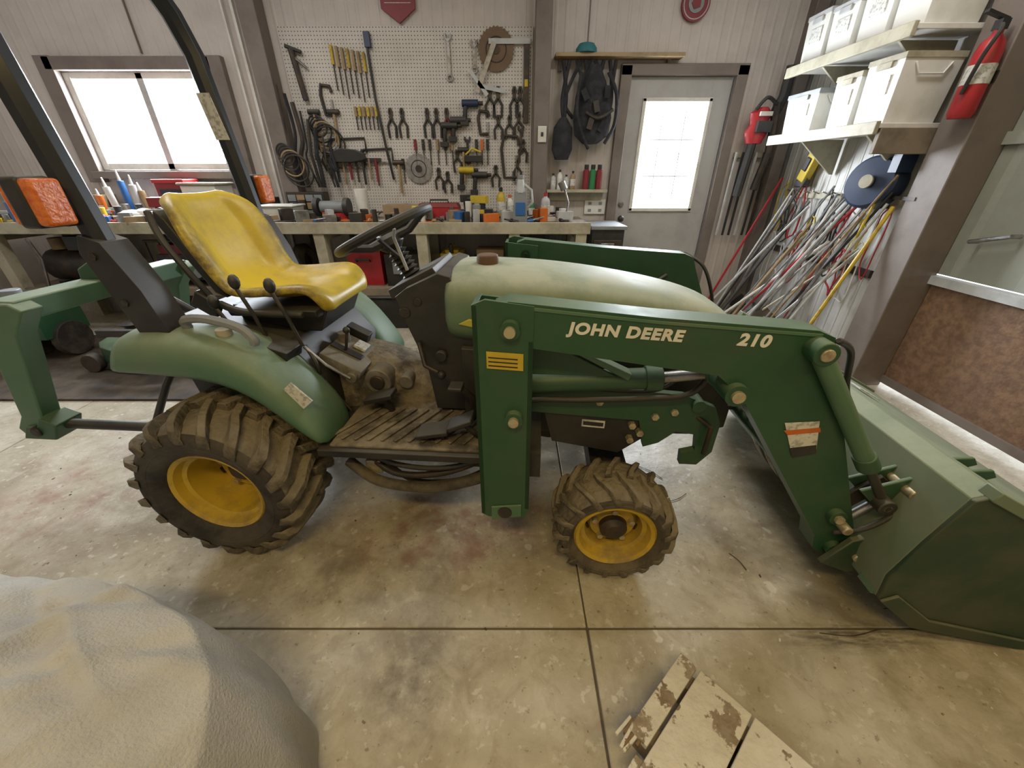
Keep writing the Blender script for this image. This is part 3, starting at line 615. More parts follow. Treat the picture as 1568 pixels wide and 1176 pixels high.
item('storage_tub',-2.02,3.70,Z,[('b',(0,0,.06),(.26,.2,.12),'whitep',(0,0,0),1.12),('b',(0,0,.125),(.32,.25,.015),'whitep')],bev=.01)
item('stacked_storage_boxes',-2.72,3.85,Z,[('b',(0,0,.07),(.32,.26,.14),'whitep',(0,0,0),1.05),('b',(0,0,.15),(.36,.29,.02),'ltgrey'),('b',(0,0,.22),(.3,.24,.12),'whitep'),('b',(0,0,.29),(.34,.27,.02),'cream')],bev=.008)
item('bench_vise',-2.98,3.62,Z,[('c',(0,0,0),(0,0,.04),.08,'darkred'),('b',(0,0,.09),(.10,.16,.10),'red'),('b',(0,.05,.16),(.16,.06,.07),'red'),('b',(0,-.08,.16),(.16,.05,.07),'darkred'),('c',(0,-.2,.11),(0,.1,.11),.018,'steel'),('c',(-.09,-.2,.11),(.09,-.2,.11),.007,'steel')],rot=.5)
item('tool_case',-3.02,3.9,Z,[('b',(0,0,.15),(.26,.18,.30),'darkred'),('b',(0,-.092,.15),(.2,.01,.2),'black'),('b',(0,0,.31),(.28,.2,.03),'red')],bev=.01)
for k,(x,h,m) in enumerate(((-3.60,.34,'white'),(-3.50,.40,'bluetape'),(-3.40,.36,'ltgrey'),(-3.33,.30,'tan'),(-3.72,.25,'orange'))):
    item('caulk_tube',x,3.85+.03*(k%2),Z,[('c',(0,0,0),(.02*(k%3-1),0,h*.78),.026,m),('c',(.02*(k%3-1),0,h*.78),(.025*(k%3-1),0,h),.012,'white',.005)])
item('cardboard_carton',-1.0,3.9,Z,[('b',(0,0,.06),(.34,.18,.12),'cardboard'),('b',(0,0,.121),(.05,.18,.003),'tan')])
item('cardboard_carton',-3.88,3.95,Z,[('b',(0,0,.10),(.28,.18,.20),'cardboard'),('b',(0,0,.202),(.05,.18,.003),'tan')],rot=.15)
item('spray_bottle',-3.95,3.7,Z,[('l',[(0,0),(.045,0),(.045,.14),(.018,.19),(.018,.22)],'whitep'),('b',(0,-.02,.24),(.03,.09,.04),'red'),('t',[(0,-.02,.23),(0,-.04,.19)],.006,'red')],bev=0)
item('paint_can',-4.15,3.7,Z,[('l',[(0,0),(.08,0),(.08,.18),(.084,.185),(.084,.19),(.07,.185),(0,.185)],'whitep'),('o',(0,0,.15),(0,1,.3),.085,.003,'steel')],bev=0)
item('paint_can',-3.78,3.62,Z,[('l',[(0,0),(.08,0),(.08,.18),(.084,.185),(.084,.19),(.07,.185),(0,.185)],'grey'),('o',(0,0,.15),(0,1,.3),.085,.003,'steel')],bev=0)
item('wire_spool',-3.55,3.58,Z,[('l',[(0,0),(.07,0),(.07,.012),(.04,.014),(.04,.11),(.07,.112),(.07,.125),(0,.125)],'black'),('l',[(.041,.014),(.06,.02),(.06,.105),(.041,.11)],'steel')],bev=0)
bottle('glue_bottle',-.02,3.9,Z,.2,.035,'whitep','orange'); bottle('glue_bottle',.18,3.92,Z,.16,.03,'greenp'); bottle('solvent_bottle',.30,3.8,Z,.22,.04,'ltgrey','red'); bottle('solvent_bottle',-.10,3.86,Z,.26,.04,'yellow_dirty','black')
for x,m,h in((.38,'ltgrey',.13),(.44,'whitep',.16),(.50,'ltgrey',.12),(.56,'tan',.15)): bottle('small_jar',x,4.02,1.203,h,.025,m,'black')
for x,m in((.68,'darkred'),(.74,'greenp'),(.80,'darkred')):
    item('spray_can',x,4.02,1.203,[('l',[(0,0),(.028,0),(.028,.15),(.012,.17),(.012,.185),(0,.185)],m),('l',[(.02,.165),(.02,.2),(0,.2)],'black')],bev=0)
item('bench_grinder',-1.58,3.72,Z,[('b',(0,0,.02),(.14,.12,.04),'iron'),('c',(-.1,0,.11),(.1,0,.11),.05,'grey'),('c',(-.15,0,.11),(-.11,0,.11),.075,'black'),('c',(.11,0,.11),(.15,0,.11),.075,'black')])
item('cordless_drill',-.26,3.72,Z,[('b',(0,0,.03),(.08,.07,.06),'black'),('b',(0,0,.10),(.04,.04,.10),'black'),('b',(.03,0,.17),(.16,.055,.06),'yellowp'),('c',(.11,0,.17),(.16,0,.17),.02,'black',.01)],rot=2.6)
item('cordless_drill',-.42,3.90,Z,[('b',(0,0,.03),(.08,.07,.06),'black'),('b',(0,0,.10),(.04,.04,.10),'black'),('b',(.03,0,.17),(.16,.055,.06),'black'),('c',(.11,0,.17),(.16,0,.17),.02,'black',.01)],rot=.6)
item('work_lamp',.46,3.62,Z,[('c',(0,0,0),(0,0,.02),.05,'iron'),('t',[(0,0,.02),(.02,0,.15),(-.02,0,.26)],.009,'steel'),('c',(-.02,0,.25),(-.05,0,.31),.03,'steel')])
item('parts_organizer',-1.9,3.98,Z,[('b',(0,0,.11),(.34,.12,.22),'iron')]+[('b',(-.12+.08*(k%4),-.062,.04+.065*(k//4)),(.07,.01,.055),'grey' if k%3 else 'tan') for k in range(12)])
item('parts_organizer',-2.32,3.9,Z,[('b',(0,0,.09),(.30,.16,.18),'black')]+[('b',(-.10+.07*(k%4),-.082,.04+.065*(k//4)),(.06,.01,.055),'orange' if k%5==0 else 'iron') for k in range(8)])
item('battery_charger',-.84,3.66,Z,[('b',(0,0,.04),(.2,.14,.08),'black',(0,0,0),.85),('b',(.02,0,.10),(.1,.08,.05),'yellowp')],rot=.2,bev=.008)
item('plastic_bag',-3.25,3.60,Z,[('s',(0,0,.05),(.13,.09,.05),'whitep'),('s',(.08,.02,.06),(.07,.07,.05),'whitep')],bev=0)
b=B('bench_clutter')
cl=['iron','black','steel','tan','red','yellowp','black','grey','iron','cardboard','orange','bluetape','white','black','iron','cardboard','ltgrey']
for k in range(480):
    x=random.uniform(-4.4,.5) if k%3 else random.uniform(-4.3,-2.2); y=random.uniform(3.46,3.98); m=random.choice(cl); t=random.random(); rz=random.uniform(0,3.14)
    if t<.45:
        l=random.uniform(.08,.24); dx,dy=math.cos(rz)*l/2,math.sin(rz)*min(l/2,.05); b.cyl((x-dx,y-dy,Z+.015),(x+dx,y+dy,Z+.015+.03*random.random()),.007,'steel' if t<.15 else 'iron',seg=8); b.cyl((x-dx,y-dy,Z+.016),(x-dx*.3,y-dy*.3,Z+.02),.014,m,seg=8)
    elif t<.8: 
        h=random.uniform(.02,.11); b.box((x,y,Z+h/2),(random.uniform(.04,.14),random.uniform(.03,.09),h),m,(0,0,rz*.3))
    elif t<.9:
        h=random.uniform(.05,.17); b.cyl((x,y,Z),(x,y,Z+h),random.uniform(.018,.04),m)
    else:
        b.torus((x,y,Z+.012),(random.uniform(-.1,.1),0,1),random.uniform(.04,.07),.007,random.choice(['black','orange','iron']),20,6)
b.done(bevel=.002)
zs=.417
item('plastic_carry_case',-1.34,3.75,zs,[('b',(0,0,.15),(.30,.3,.30),'red'),('b',(0,0,.31),(.31,.31,.03),'darkred'),('t',[(-.06,-.17,.22),(-.06,-.2,.24),(.06,-.2,.24),(.06,-.17,.22)],.01,'black')],bev=.015)
item('plastic_carry_case',-.98,3.7,zs,[('b',(0,0,.14),(.34,.25,.28),'black'),('b',(0,-.13,.16),(.2,.02,.1),'grey'),('t',[(-.06,0,.28),(-.06,0,.32),(.06,0,.32),(.06,0,.28)],.01,'black')],bev=.015)
item('fuel_can',-.55,3.75,zs,[('b',(0,0,.14),(.2,.26,.28),'yellowp'),('b',(0,0,.29),(.12,.2,.03),'yellowp'),('c',(0,-.1,.28),(0,-.13,.36),.02,'black'),('t',[(0,-.04,.29),(0,-.02,.34),(0,.08,.34),(0,.1,.29)],.012,'yellowp')],bev=.015)
item('storage_crate',-.20,3.75,zs,[('b',(0,0,.10),(.3,.3,.2),'iron'),('b',(0,0,.21),(.33,.33,.02),'black'),('b',(0,0,.27),(.25,.2,.08),'cardboard')],bev=.01)
item('metal_toolbox',.30,3.75,zs,[('b',(0,0,.14),(.4,.3,.28),'iron'),('b',(0,-.155,.2),(.3,.01,.04),'steel'),('b',(0,-.155,.1),(.3,.01,.04),'steel')],bev=.006)
for x in(-2.15,-1.95): item('spare_wheel',x,3.75,zs,[('o',(0,0,.18),(1,0,.1),.12,.055,'rubber'),('c',(-.02,0,.18),(.02,0,.18),.075,'iron')],bev=0)
item('gas_generator',-2.95,3.72,zs,[('b',(0,0,.17),(.45,.34,.22),'black'),('b',(0,0,.32),(.4,.28,.08),'darkred'),('t',[(-.26,-.18,.0),(-.26,-.18,.4),(.26,-.18,.4),(.26,-.18,.0)],.014,'iron'),('t',[(-.26,.16,.0),(-.26,.16,.4),(.26,.16,.4),(.26,.16,.0)],.014,'iron'),('c',(.1,-.2,.15),(.1,-.16,.15),.07,'grey')])
item('air_compressor',-4.0,3.75,zs,[('c',(-.3,0,.16),(.3,0,.16),.14,'iron'),('b',(.05,0,.36),(.2,.18,.12),'black'),('c',(-.2,0,.3),(-.2,0,.40),.06,'tan'),('b',(-.2,0,.02),(.04,.3,.04),'black'),('b',(.2,0,.02),(.04,.3,.04),'black')])
for x,y,w_,h_,m in((-2.0,3.75,.4,.28,'blue'),(-1.2,3.75,.40,.3,'black'),(-.35,3.75,.36,.28,'black')):
    item('storage_tote',x,y,0,[('b',(0,0,h_/2),(w_*.9,.36,h_),m,(0,0,0),1.08),('b',(0,0,h_+.012),(w_+.02,.42,.024),'black')],bev=.012)
item('mini_cabinet',.84,3.78,0,[('b',(0,0,.46),(.28,.42,.90),'black'),('b',(0,-.215,.62),(.25,.015,.4),'iron'),('b',(0,-.225,.78),(.12,.01,.03),'steel'),('b',(0,0,.92),(.31,.46,.03),'grey')],bev=.006)
B('rubber_mat').box((-3.2,2.78,.008),(2.9,1.16,.016),'mat_floor').done(bevel=.004)
b=B('mower_deck')
b.loft([[( -2.75+rx*math.cos(t),2.85+ry*math.sin(t),z) for t in [k*math.pi/8 for k in range(16)]] for rx,ry,z in((.45,.30,.07),(.46,.31,.09),(.45,.30,.20),(.36,.24,.24),(.2,.14,.26))],'green')
for x,y in((-3.15,2.62),(-2.35,2.62),(-3.15,3.08),(-2.35,3.08)): b.cyl((x,y-.03,.086),(x,y+.03,.086),.07,'rubber')
b.lathe([(.07,0),(.09,.01),(.05,.04),(.09,.07),(.02,.08),(0,.12)],(-2.95,2.85,.25),(0,0,1),'iron'); b.lathe([(.07,0),(.09,.01),(.05,.04),(.09,.07),(.02,.08),(0,.12)],(-2.55,2.85,.25),(0,0,1),'iron')
b.box((-2.75,2.62,.32),(.5,.04,.05),'iron'); b.tube([(-2.5,2.7,.2),(-2.45,2.6,.5),(-2.6,2.6,.62)],.014,'iron')
b.done(bevel=.004)
item('rototiller',-3.75,2.95,.016,[('c',(-.12,0,.14),(-.18,0,.14),.14,'rubber'),('c',(.12,0,.14),(.18,0,.14),.14,'rubber'),('b',(0,0,.28),(.3,.35,.2),'green'),('b',(0,0,.44),(.22,.22,.14),'black'),('t',[(0,.1,.3),(-.1,.3,.7),(-.2,.36,.85)],.014,'iron'),('c',(0,-.1,.5),(0,-.1,.56),.06,'grey')],bev=.01)

# ---------------------------------------------------------------- wall tools
YP=4.07
def screwdriver(x,z,l,m,n='screwdriver'):
    b=B(n); b.cyl((x,YP,z),(x,YP,z-l*.42),.013,m,seg=8); b.cyl((x,YP,z-l*.42),(x,YP,z-l),.005,'iron',seg=6); b.cyl((x,YP+.012,z-.03),(x,YP-.02,z-.03),.003,'steel',seg=6); b.done()
def pliers(x,z,l,m,a=.5):
    b=B('pliers'); 
    for s_ in(-1,1):
        b.tube([(x+s_*.003,YP,z),(x+s_*.012,YP,z-l*.15),(x,YP,z-l*.33)],.009,'iron',6); b.tube([(x,YP,z-l*.33),(x+s_*.035*a*2,YP,z-l*.6),(x+s_*.03*a*2,YP,z-l)],.010,m,6)
    b.cyl((x,YP-.012,z-l*.3),(x,YP+.012,z-l*.3),.016,'iron'); b.done()
def wrench(x,z,l,m='steel'):
    b=B('wrench'); b.box((x,YP,z-l/2),(.022,.008,l*.8),m); b.torus((x,YP,z-l*.95),(0,1,0),.02,.007,m,16,6); b.tube([(x-.022,YP,z),(x-.02,YP,z-.03),(x,YP,z-.05),(x+.02,YP,z-.03),(x+.022,YP,z)],.008,m,6); b.done()
def sawblade(x,z,r,m='steel'):
    b=B('circular_saw_blade'); n=30; pts=[]
    for k in range(n):
        t=2*math.pi*k/n; pts.append((x+r*math.cos(t),z+r*math.sin(t))); t+=.13; pts.append((x+r*.93*math.cos(t),z+r*.93*math.sin(t)))
    b.prism(pts,YP-.004,YP,m); b.cyl((x,YP-.012,z),(x,YP+.01,z),.03,'iron'); b.torus((x,YP-.004,z),(0,1,0),r*.55,.004,'iron'); b.done()
def clamp(x,z,w_,h_,m='iron'):
    b=B('c_clamp'); b.tube([(x+w_,YP,z-h_*.2),(x+w_*.9,YP,z),(x,YP,z+.01),(x-w_*.2,YP,z-h_*.3),(x,YP,z-h_),(x+w_*.9,YP,z-h_)],.014,m,8); b.cyl((x+w_*.85,YP,z-h_*1.15),(x+w_*.85,YP,z-h_*.45),.008,'steel'); b.cyl((x+w_*.6,YP-.01,z-h_*1.12),(x+w_*1.1,YP-.01,z-h_*1.12),.005,'steel'); b.done()
def hacksaw(x,z,l,m='black'):
    b=B('hacksaw'); b.tube([(x,YP,z),(x+l,YP,z+.01),(x+l,YP,z-.10)],.009,m,6); b.tube([(x,YP,z),(x-.03,YP,z-.05),(x,YP,z-.12)],.018,m,8); b.box((x+l/2,YP,z-.10),(l,.003,.014),'steel'); b.done()
def drillgun(name,x,z,m):
    b=B(name); b.cyl((x-.07,YP-.02,z),(x+.07,YP-.02,z),.028,m); b.cyl((x+.07,YP-.02,z),(x+.11,YP-.02,z),.015,'iron'); b.tube([(x-.04,YP-.02,z),(x-.05,YP-.02,z-.12)],.02,'black'); b.box((x-.055,YP-.02,z-.14),(.07,.05,.04),'black'); b.done(bevel=.003)
def hammer(x,z,l,m):
    b=B('hammer'); b.cyl((x-.05,YP-.01,z),(x+.05,YP-.01,z),.02,m); b.tube([(x,YP-.01,z),(x,YP-.01,z-l)],.012,'tan'); b.done(bevel=.002)
for k in range(7): screwdriver(-1.48+k*.043,2.25-.008*k,.30+.02*(k%3),'tan' if k%3 else 'yellow_dirty','file')
for k in range(6): screwdriver(-1.36+k*.036,1.84,.17,'yellow_dirty' if k%2 else 'tan','chisel')
for x,m in((-1.06,'black'),(-.96,'iron'),(-.74,'black'),(-.66,'black'),(-.57,'darkred'),(-.19,'black'),(.02,'black'),(.07,'black'),(-.12,'black')): pliers(x,1.83 if x<-.2 else 1.98,.22,m)
for x,m in((-.87,'darkred'),(-.80,'black'),(-.74,'black'),(-.67,'tan'),(-.60,'black'),(-.54,'tan'),(-.32,'black'),(-.27,'orange'),(-.22,'black')): screwdriver(x,1.60,.20,m)
wrench(-.52,2.32,.30); wrench(-.31,2.28,.20); wrench(-.40,1.62,.2,'iron'); wrench(.08,1.70,.2,'iron')
sawblade(-.13,2.22,.15,mat('rusty_blade',(.15,.10,.065),.5,.5)); sawblade(-.86,1.37,.125)
b=B('framing_square'); b.box((-.22,YP-.02,2.10),(.04,.006,.36),'steel',(0,R(25),0)); b.box((-.28,YP-.02,2.00),(.03,.006,.22),'ltgrey',(0,R(-40),0)); b.box((-.16,YP-.02,1.96),(.20,.006,.03),'ltgrey',(0,R(10),0)); b.done()
b=B('spirit_level'); b.box((.12,YP,2.0),(.045,.02,.56),'iron'); b.box((.12,YP-.012,2.0),(.03,.01,.05),'yellowp'); b.done(bevel=.003)
b=B('steel_ruler'); b.box((-.02,YP-.015,2.27),(.34,.005,.035),'ltgrey'); b.done()
b=B('long_pry_bar'); b.tube([(-1.16,YP-.01,2.33),(-1.18,YP-.01,2.27),(-1.17,YP-.01,1.9),(-1.13,YP-.01,1.5),(-1.10,YP-.01,1.28)],.011,'black'); b.box((-1.17,YP-.01,2.28),(.05,.03,.10),'blue'); b.done(bevel=.003)
b=B('caulking_gun'); b.tube([(-1.80,YP-.02,2.22),(-1.76,YP-.02,1.88)],.022,'iron'); b.tube([(-1.84,YP-.02,2.24),(-1.72,YP-.02,2.20)],.014,'black'); b.tube([(-1.8,YP-.02,2.18),(-1.70,YP-.02,2.10)],.009,'steel'); b.done()
hacksaw(-1.62,1.60,.30); hacksaw(-1.70,1.48,.34,'iron'); hacksaw(-1.35,1.52,.26,'black')
clamp(-.07,1.62,.13,.32,'black'); clamp(-.28,1.80,.08,.16); clamp(-1.62,1.98,.08,.2)
drillgun('cordless_drill',-.47,1.74,'black'); drillgun('grease_gun',-.36,1.86,'blue'); drillgun('heat_gun',-.42,1.36,'yellowp'); drillgun('impact_driver',-.30,1.32,'black'); drillgun('cordless_drill',-.55,1.70,'black')
for x,z,l,m in((-.44,1.52,.26,'iron'),(-1.55,1.80,.25,'iron'),(-1.72,1.80,.30,'black')): hammer(x,z,l,m)
for x0_,y0_,zc in((-1.72,YP-.02,1.72),(-2.0,3.92,1.5)):
    b=B('cable_coil')
    for k in range(6): b.torus((x0_+.02*k,y0_,zc-.03*k),(.05,1,.06*k-.1),.06+.013*k,.007,['black','iron','black','tan'][k%4])
    b.done()
b=B('leather_tool_straps')
for k in range(8):
    x=-1.96+.05*k; b.hose([(x,4.0,1.98-.06*k),(x+.03*math.sin(k),3.98,1.7-.05*k),(x-.02,3.98,1.45),(x+.03*math.cos(k*2),4.0,1.22)],.008+.005*(k%3),'cloth' if k%2 else 'iron')
b.done()
b=B('belt_sander'); b.loft([[( -1.48+x,YP-.04+y*.5,1.47+z) for x,z in((-.16,-.02),(-.14,.03),(-.05,.06),(.08,.05),(.15,.02),(.16,-.03),(.05,-.05),(-.1,-.05))] for y in(-.08,.06)],'black'); b.done(bevel=.006)
b=B('claw_bar_rack'); b.box((-1.45,YP-.01,1.44),(.5,.04,.03),'iron')
for k in range(8): b.cyl((-1.66+.06*k,YP-.03,1.45),(-1.66+.06*k,YP-.03,1.28-.02*(k%3)),.008+.003*(k%2),['iron','black','tan','darkred'][k%4])
b.done()
hammer(-1.04,1.42,.25,'iron'); screwdriver(-1.0,1.45,.2,'black'); screwdriver(-1.25,1.45,.22,'darkred')
for x,z in((-.15,1.4),(.05,1.45),(-.6,1.35),(.1,1.6),(-.68,1.38),(-.5,1.52),(-.02,1.78),(.06,1.80),(-.12,1.78)): pliers(x,z,.18,'black' if x>-.6 else 'iron')
b=B('staple_gun'); b.box((-.35,YP-.02,1.45),(.16,.04,.05),'black'); b.tube([(-.42,YP-.02,1.48),(-.36,YP-.02,1.53),(-.28,YP-.02,1.50)],.01,'yellowp'); b.done(bevel=.004)
b=B('pennant_sign'); b.prism([(-1.03,2.9),(-.76,2.9),(-.76,2.47),(-.895,2.38),(-1.03,2.47)],4.07,4.085,'darkred'); b.prism([(-1.0,2.50),(-.79,2.50),(-.79,2.505),(-1.0,2.505)],4.066,4.07,'label'); b.prism([(-.98,2.54),(-.81,2.54),(-.895,2.62)],4.066,4.07,'label'); b.done(bevel=.003)
b=B('round_plaque'); b.cyl((1.44,4.09,2.50),(1.44,4.065,2.50),.11,'darkred',seg=32); b.torus((1.44,4.064,2.50),(0,1,0),.095,.004,'ltgrey'); b.cyl((1.44,4.067,2.50),(1.44,4.06,2.50),.06,'grey',seg=32); b.cyl((1.44,4.062,2.50),(1.44,4.055,2.50),.04,'darkred',seg=5); b.done()
b=B('light_switch'); b.box((.26,3.955,1.63),(.075,.012,.12),'whitep'); b.box((.26,3.945,1.63),(.02,.012,.03),'black'); b.done(bevel=.004)
b=B('power_outlet'); b.box((.80,4.09,1.05),(.2,.02,.13),'whitep'); 
for x in(.75,.85):
    for z in(1.02,1.08): b.box((x,4.078,z),(.03,.006,.025),'grey')
b.done(bevel=.003)
b=B('tool_harness')
for k,(x,dx,z1_) in enumerate(((.42,.02,1.55),(.47,-.03,1.7),(.53,.05,1.62),(.60,.02,1.8),(.68,.07,1.66),(.75,-.04,1.72),(.80,.02,1.65),(.57,-.08,1.75),(.85,-.02,1.9),(.64,-.06,1.6))):
    b.hose([(x,4.02,2.14),(x+dx,3.98,2.0),(x+dx*1.6,3.97,1.85),(x+dx*.6,4.0,z1_)],.016,'cloth',6)
b.loft([[( .68+wx*math.cos(t)*(1+.12*math.sin(5*t+z*9)),3.98+.06*math.sin(t),z) for t in [k*math.pi/8 for k in range(16)]] for wx,z in((.04,2.10),(.10,2.0),(.13,1.9),(.16,1.75),(.14,1.62),(.06,1.56))],'cloth')
b.loft([[( .44+wx*math.cos(t),3.98+.05*math.sin(t),z) for t in [k*math.pi/6 for k in range(12)]] for wx,z in((.03,1.75),(.08,1.68),(.09,1.52),(.06,1.44))],'cloth')
for k,(x,z) in enumerate(((.60,1.90),(.70,1.82),(.78,1.92),(.66,1.70),(.76,1.68))): b.box((x,3.905,z),(.045,.02,.08),'iron' if k%2 else 'cloth',(0,R(15*k-30),0))
b.hose([(.56,3.93,2.05),(.54,3.91,1.80),(.60,3.9,1.62),(.66,3.91,1.52)],.014,'cloth'); b.hose([(.78,3.93,2.05),(.86,3.92,1.9),(.87,3.93,1.70),(.80,3.93,1.56)],.015,'cloth'); b.hose([(.62,3.91,1.78),(.72,3.89,1.74),(.84,3.91,1.80)],.014,'iron')
b.done()
# ---------------------------------------------------------------- right wall
b=B('storage_shelf')
for z in(1.575,2.005):
    b.box((2.29,3.16,z),(.40,1.06 ,.025),'white'); b.box((2.085,3.16,z-.01),(.025,1.06,.065),'cream')
    for y in(2.8,3.4): b.prism([(2.48,z-.02),(2.48,z-.25),(2.46,z-.25),(2.15,z-.02)],y-.01,y+.01,'cream')
b.box((2.29,2.64,1.50),(.36,.03,.13),'shelfwood')
b.done(bevel=.003)
def bin_(x,y,z,w_,d_,h_,lid='ltgrey'):
    item('storage_bin',x,y,z,[('b',(0,0,h_/2),(d_*.88,w_*.86,h_),'whitep',(0,0,0),1.1),('b',(0,0,h_+.008),(d_,w_*.98,.028),lid),('b',(-d_*.475,0,h_*.62),(.006,w_*.5,h_*.3),'label',(0,R(-4),0)),('t',[(-d_*.3,-w_*.49,h_*.92),(-d_*.2,-w_*.5,h_*.75),(d_*.2,-w_*.5,h_*.75),(d_*.3,-w_*.49,h_*.92)],.005,'white'),('b',(-d_*.5,0,h_*.93),(.012,w_*.4,.03),lid)],bev=.008)
for y,h_ in((3.56,.27),(3.30,.25),(3.03,.28),(2.77,.30)): bin_(2.29,y,2.0185,.24,.32,h_)
for y,h_,w_ in((3.46,.24,.36),(3.04,.27,.22),(2.78,.30,.26)): bin_(2.28,y,1.5885,w_,.33,h_,'grey' if y>3.2 else 'cream')
b=B('fire_extinguisher'); c=(2.36,2.46,1.59)
b.lathe([(0,0),(.045,0),(.054,.02),(.054,.27),(.045,.31),(.02,.34),(.02,.36),(0,.36)],c,(0,0,1),'red',24); b.lathe([(.0545,.14),(.0555,.141),(.0555,.22),(.0545,.221)],c,(0,0,1),'label',24)
b.box((c[0],c[1],c[2]+.375),(.04,.04,.04),'black'); b.box((c[0]-.04,c[1],c[2]+.41),(.12,.025,.012),'black',(0,R(15),0)); b.hose([(c[0],c[1],c[2]+.38),(c[0]-.05,c[1]-.06,c[2]+.34),(c[0]-.07,c[1]-.05,c[2]+.24),(c[0]-.062,c[1]-.02,c[2]+.10)],.009,'black'); b.box((2.417,c[1],1.76),(.008,.08,.05),'iron')
b.done()
b=B('hose_reel'); c=(2.40,2.86,1.28)
b.lathe([(0,.10),(.03,.10),(.035,.08),(.14,.075),(.155,.06),(.155,-.05),(.14,-.07),(.05,-.08)],c,(-1,-.3,.1),'blue',32); b.lathe([(0,.105),(.04,.104),(.04,.09)],c,(-1,-.3,.1),'cream'); b.box((2.47,2.9,1.28),(.06,.2,.3),'iron'); b.box((2.4,2.72,1.4),(.1,.06,.12),'blue')
b.hose([(2.36,2.76,1.16),(2.32,2.74,1.0),(2.36,2.8,.9)],.008,'yellowp'); b.done()
item('stud_finder',2.44,3.62,1.28,[('b',(0,0,.1),(.06,.1,.22),'yellowp',(R(20),0,0)),('b',(-.03,0,.12),(.02,.06,.1),'black',(R(20),0,0)),('b',(0,.03,-.02),(.05,.12,.06),'black')],bev=.01)
b=B('leaf_blower'); b.loft([[( 2.13+.02*math.sin(z_*3)+wx*math.cos(t),3.97+.06*math.sin(t),z_) for t in [k*math.pi/6 for k in range(12)]] for wx,z_ in((.04,1.82),(.09,1.78),(.07,1.70),(.10,1.64),(.06,1.56))],'red')
b.box((2.13,3.90,1.68),(.12,.03,.08),'black'); b.box((2.12,3.895,1.77),(.1,.02,.03),'white')
b.tube([(2.10,3.96,1.62),(2.08,3.94,1.40),(2.06,3.93,1.15)],.035,'black'); b.hose([(2.04,3.92,1.80),(2.1,3.9,1.88),(2.2,3.92,1.84)],.014,'black'); b.tube([(2.22,3.97,1.75),(2.27,3.97,1.9),(2.27,3.97,2.1)],.04,'black'); b.tube([(2.22,3.95,1.85),(2.25,3.94,1.5),(2.2,3.93,1.2)],.03,'iron')
b.done()
b=B('hanging_hand_tools')
for x,m in((2.02,'ltgrey'),(2.08,'black'),(2.14,'black'),(2.2,'ltgrey'),(2.27,'black'),(2.32,'iron')): b.tube([(x,4.03,1.5),(x-.01,4.03,.8)],.012,m,6)
b.box((2.2,4.07,1.48),(.36,.03,.04),'cream')
b.done()
b=B('long_handled_tools')
ms=['ltgrey','steel','steel','red','tan','ltgrey','black','white','grey','steel','ltgrey','cream','iron']
for k in range(30):
    y=2.78+k*.036; x0_=2.00+.22*random.random()-.05*(k%3); yt=min(max(y+random.uniform(-.62,.10),2.70),3.9); ln=random.uniform(.85,1.35)
    b.tube([(x0_,y+.15,.02),(2.40-.02*random.random(),yt,ln)],.006+.007*random.random(),ms[k%13],6)
for k in range(8): b.box((2.02+.04*k,2.85+.13*k,.14+.05*(k%3)),(.04,.16,.20),['steel','grey','iron','black'][k%4],(R(20*k),R(20),R(30*k)))
b.done()
b=B('extension_cords')
cc=['red','black','white','yellowp','black','red','white','black']
for k in range(24):
    y=2.74+(k*.37%1.15); z=random.uniform(.62,1.08); r=random.uniform(.06,.16); e=random.uniform(.25,.6); p1,p2=random.uniform(0,6),random.uniform(0,6)
    b.tube([Vector((2.45-.012*(k%3)+.006*math.sin(3*t+p1),y+r*e*math.cos(t)+.015*math.sin(3*t+p2),z+r*1.5*math.sin(t)+.02*math.cos(4*t+p1))) for t in [q*math.pi/12 for q in range(24)]],.0045+.002*(k%2),cc[k%8],6,True)
b.done()
b=B('tool_rack'); b.box((2.485,3.3,1.18),(.025,1.2,.05),'cream'); b.box((2.485,3.3,.72),(.025,1.2,.05),'iron')
for k in range(10): b.cyl((2.48,2.8+k*.11,1.19),(2.42,2.8+k*.11,1.21),.005,'steel')
b.done()
b=B('garden_rake'); b.tube([(2.1,2.70,.02),(2.42,2.68,1.15)],.013,'yellow_dirty'); b.box((2.43,2.68,1.2),(.03,.25,.02),'iron'); b.done()

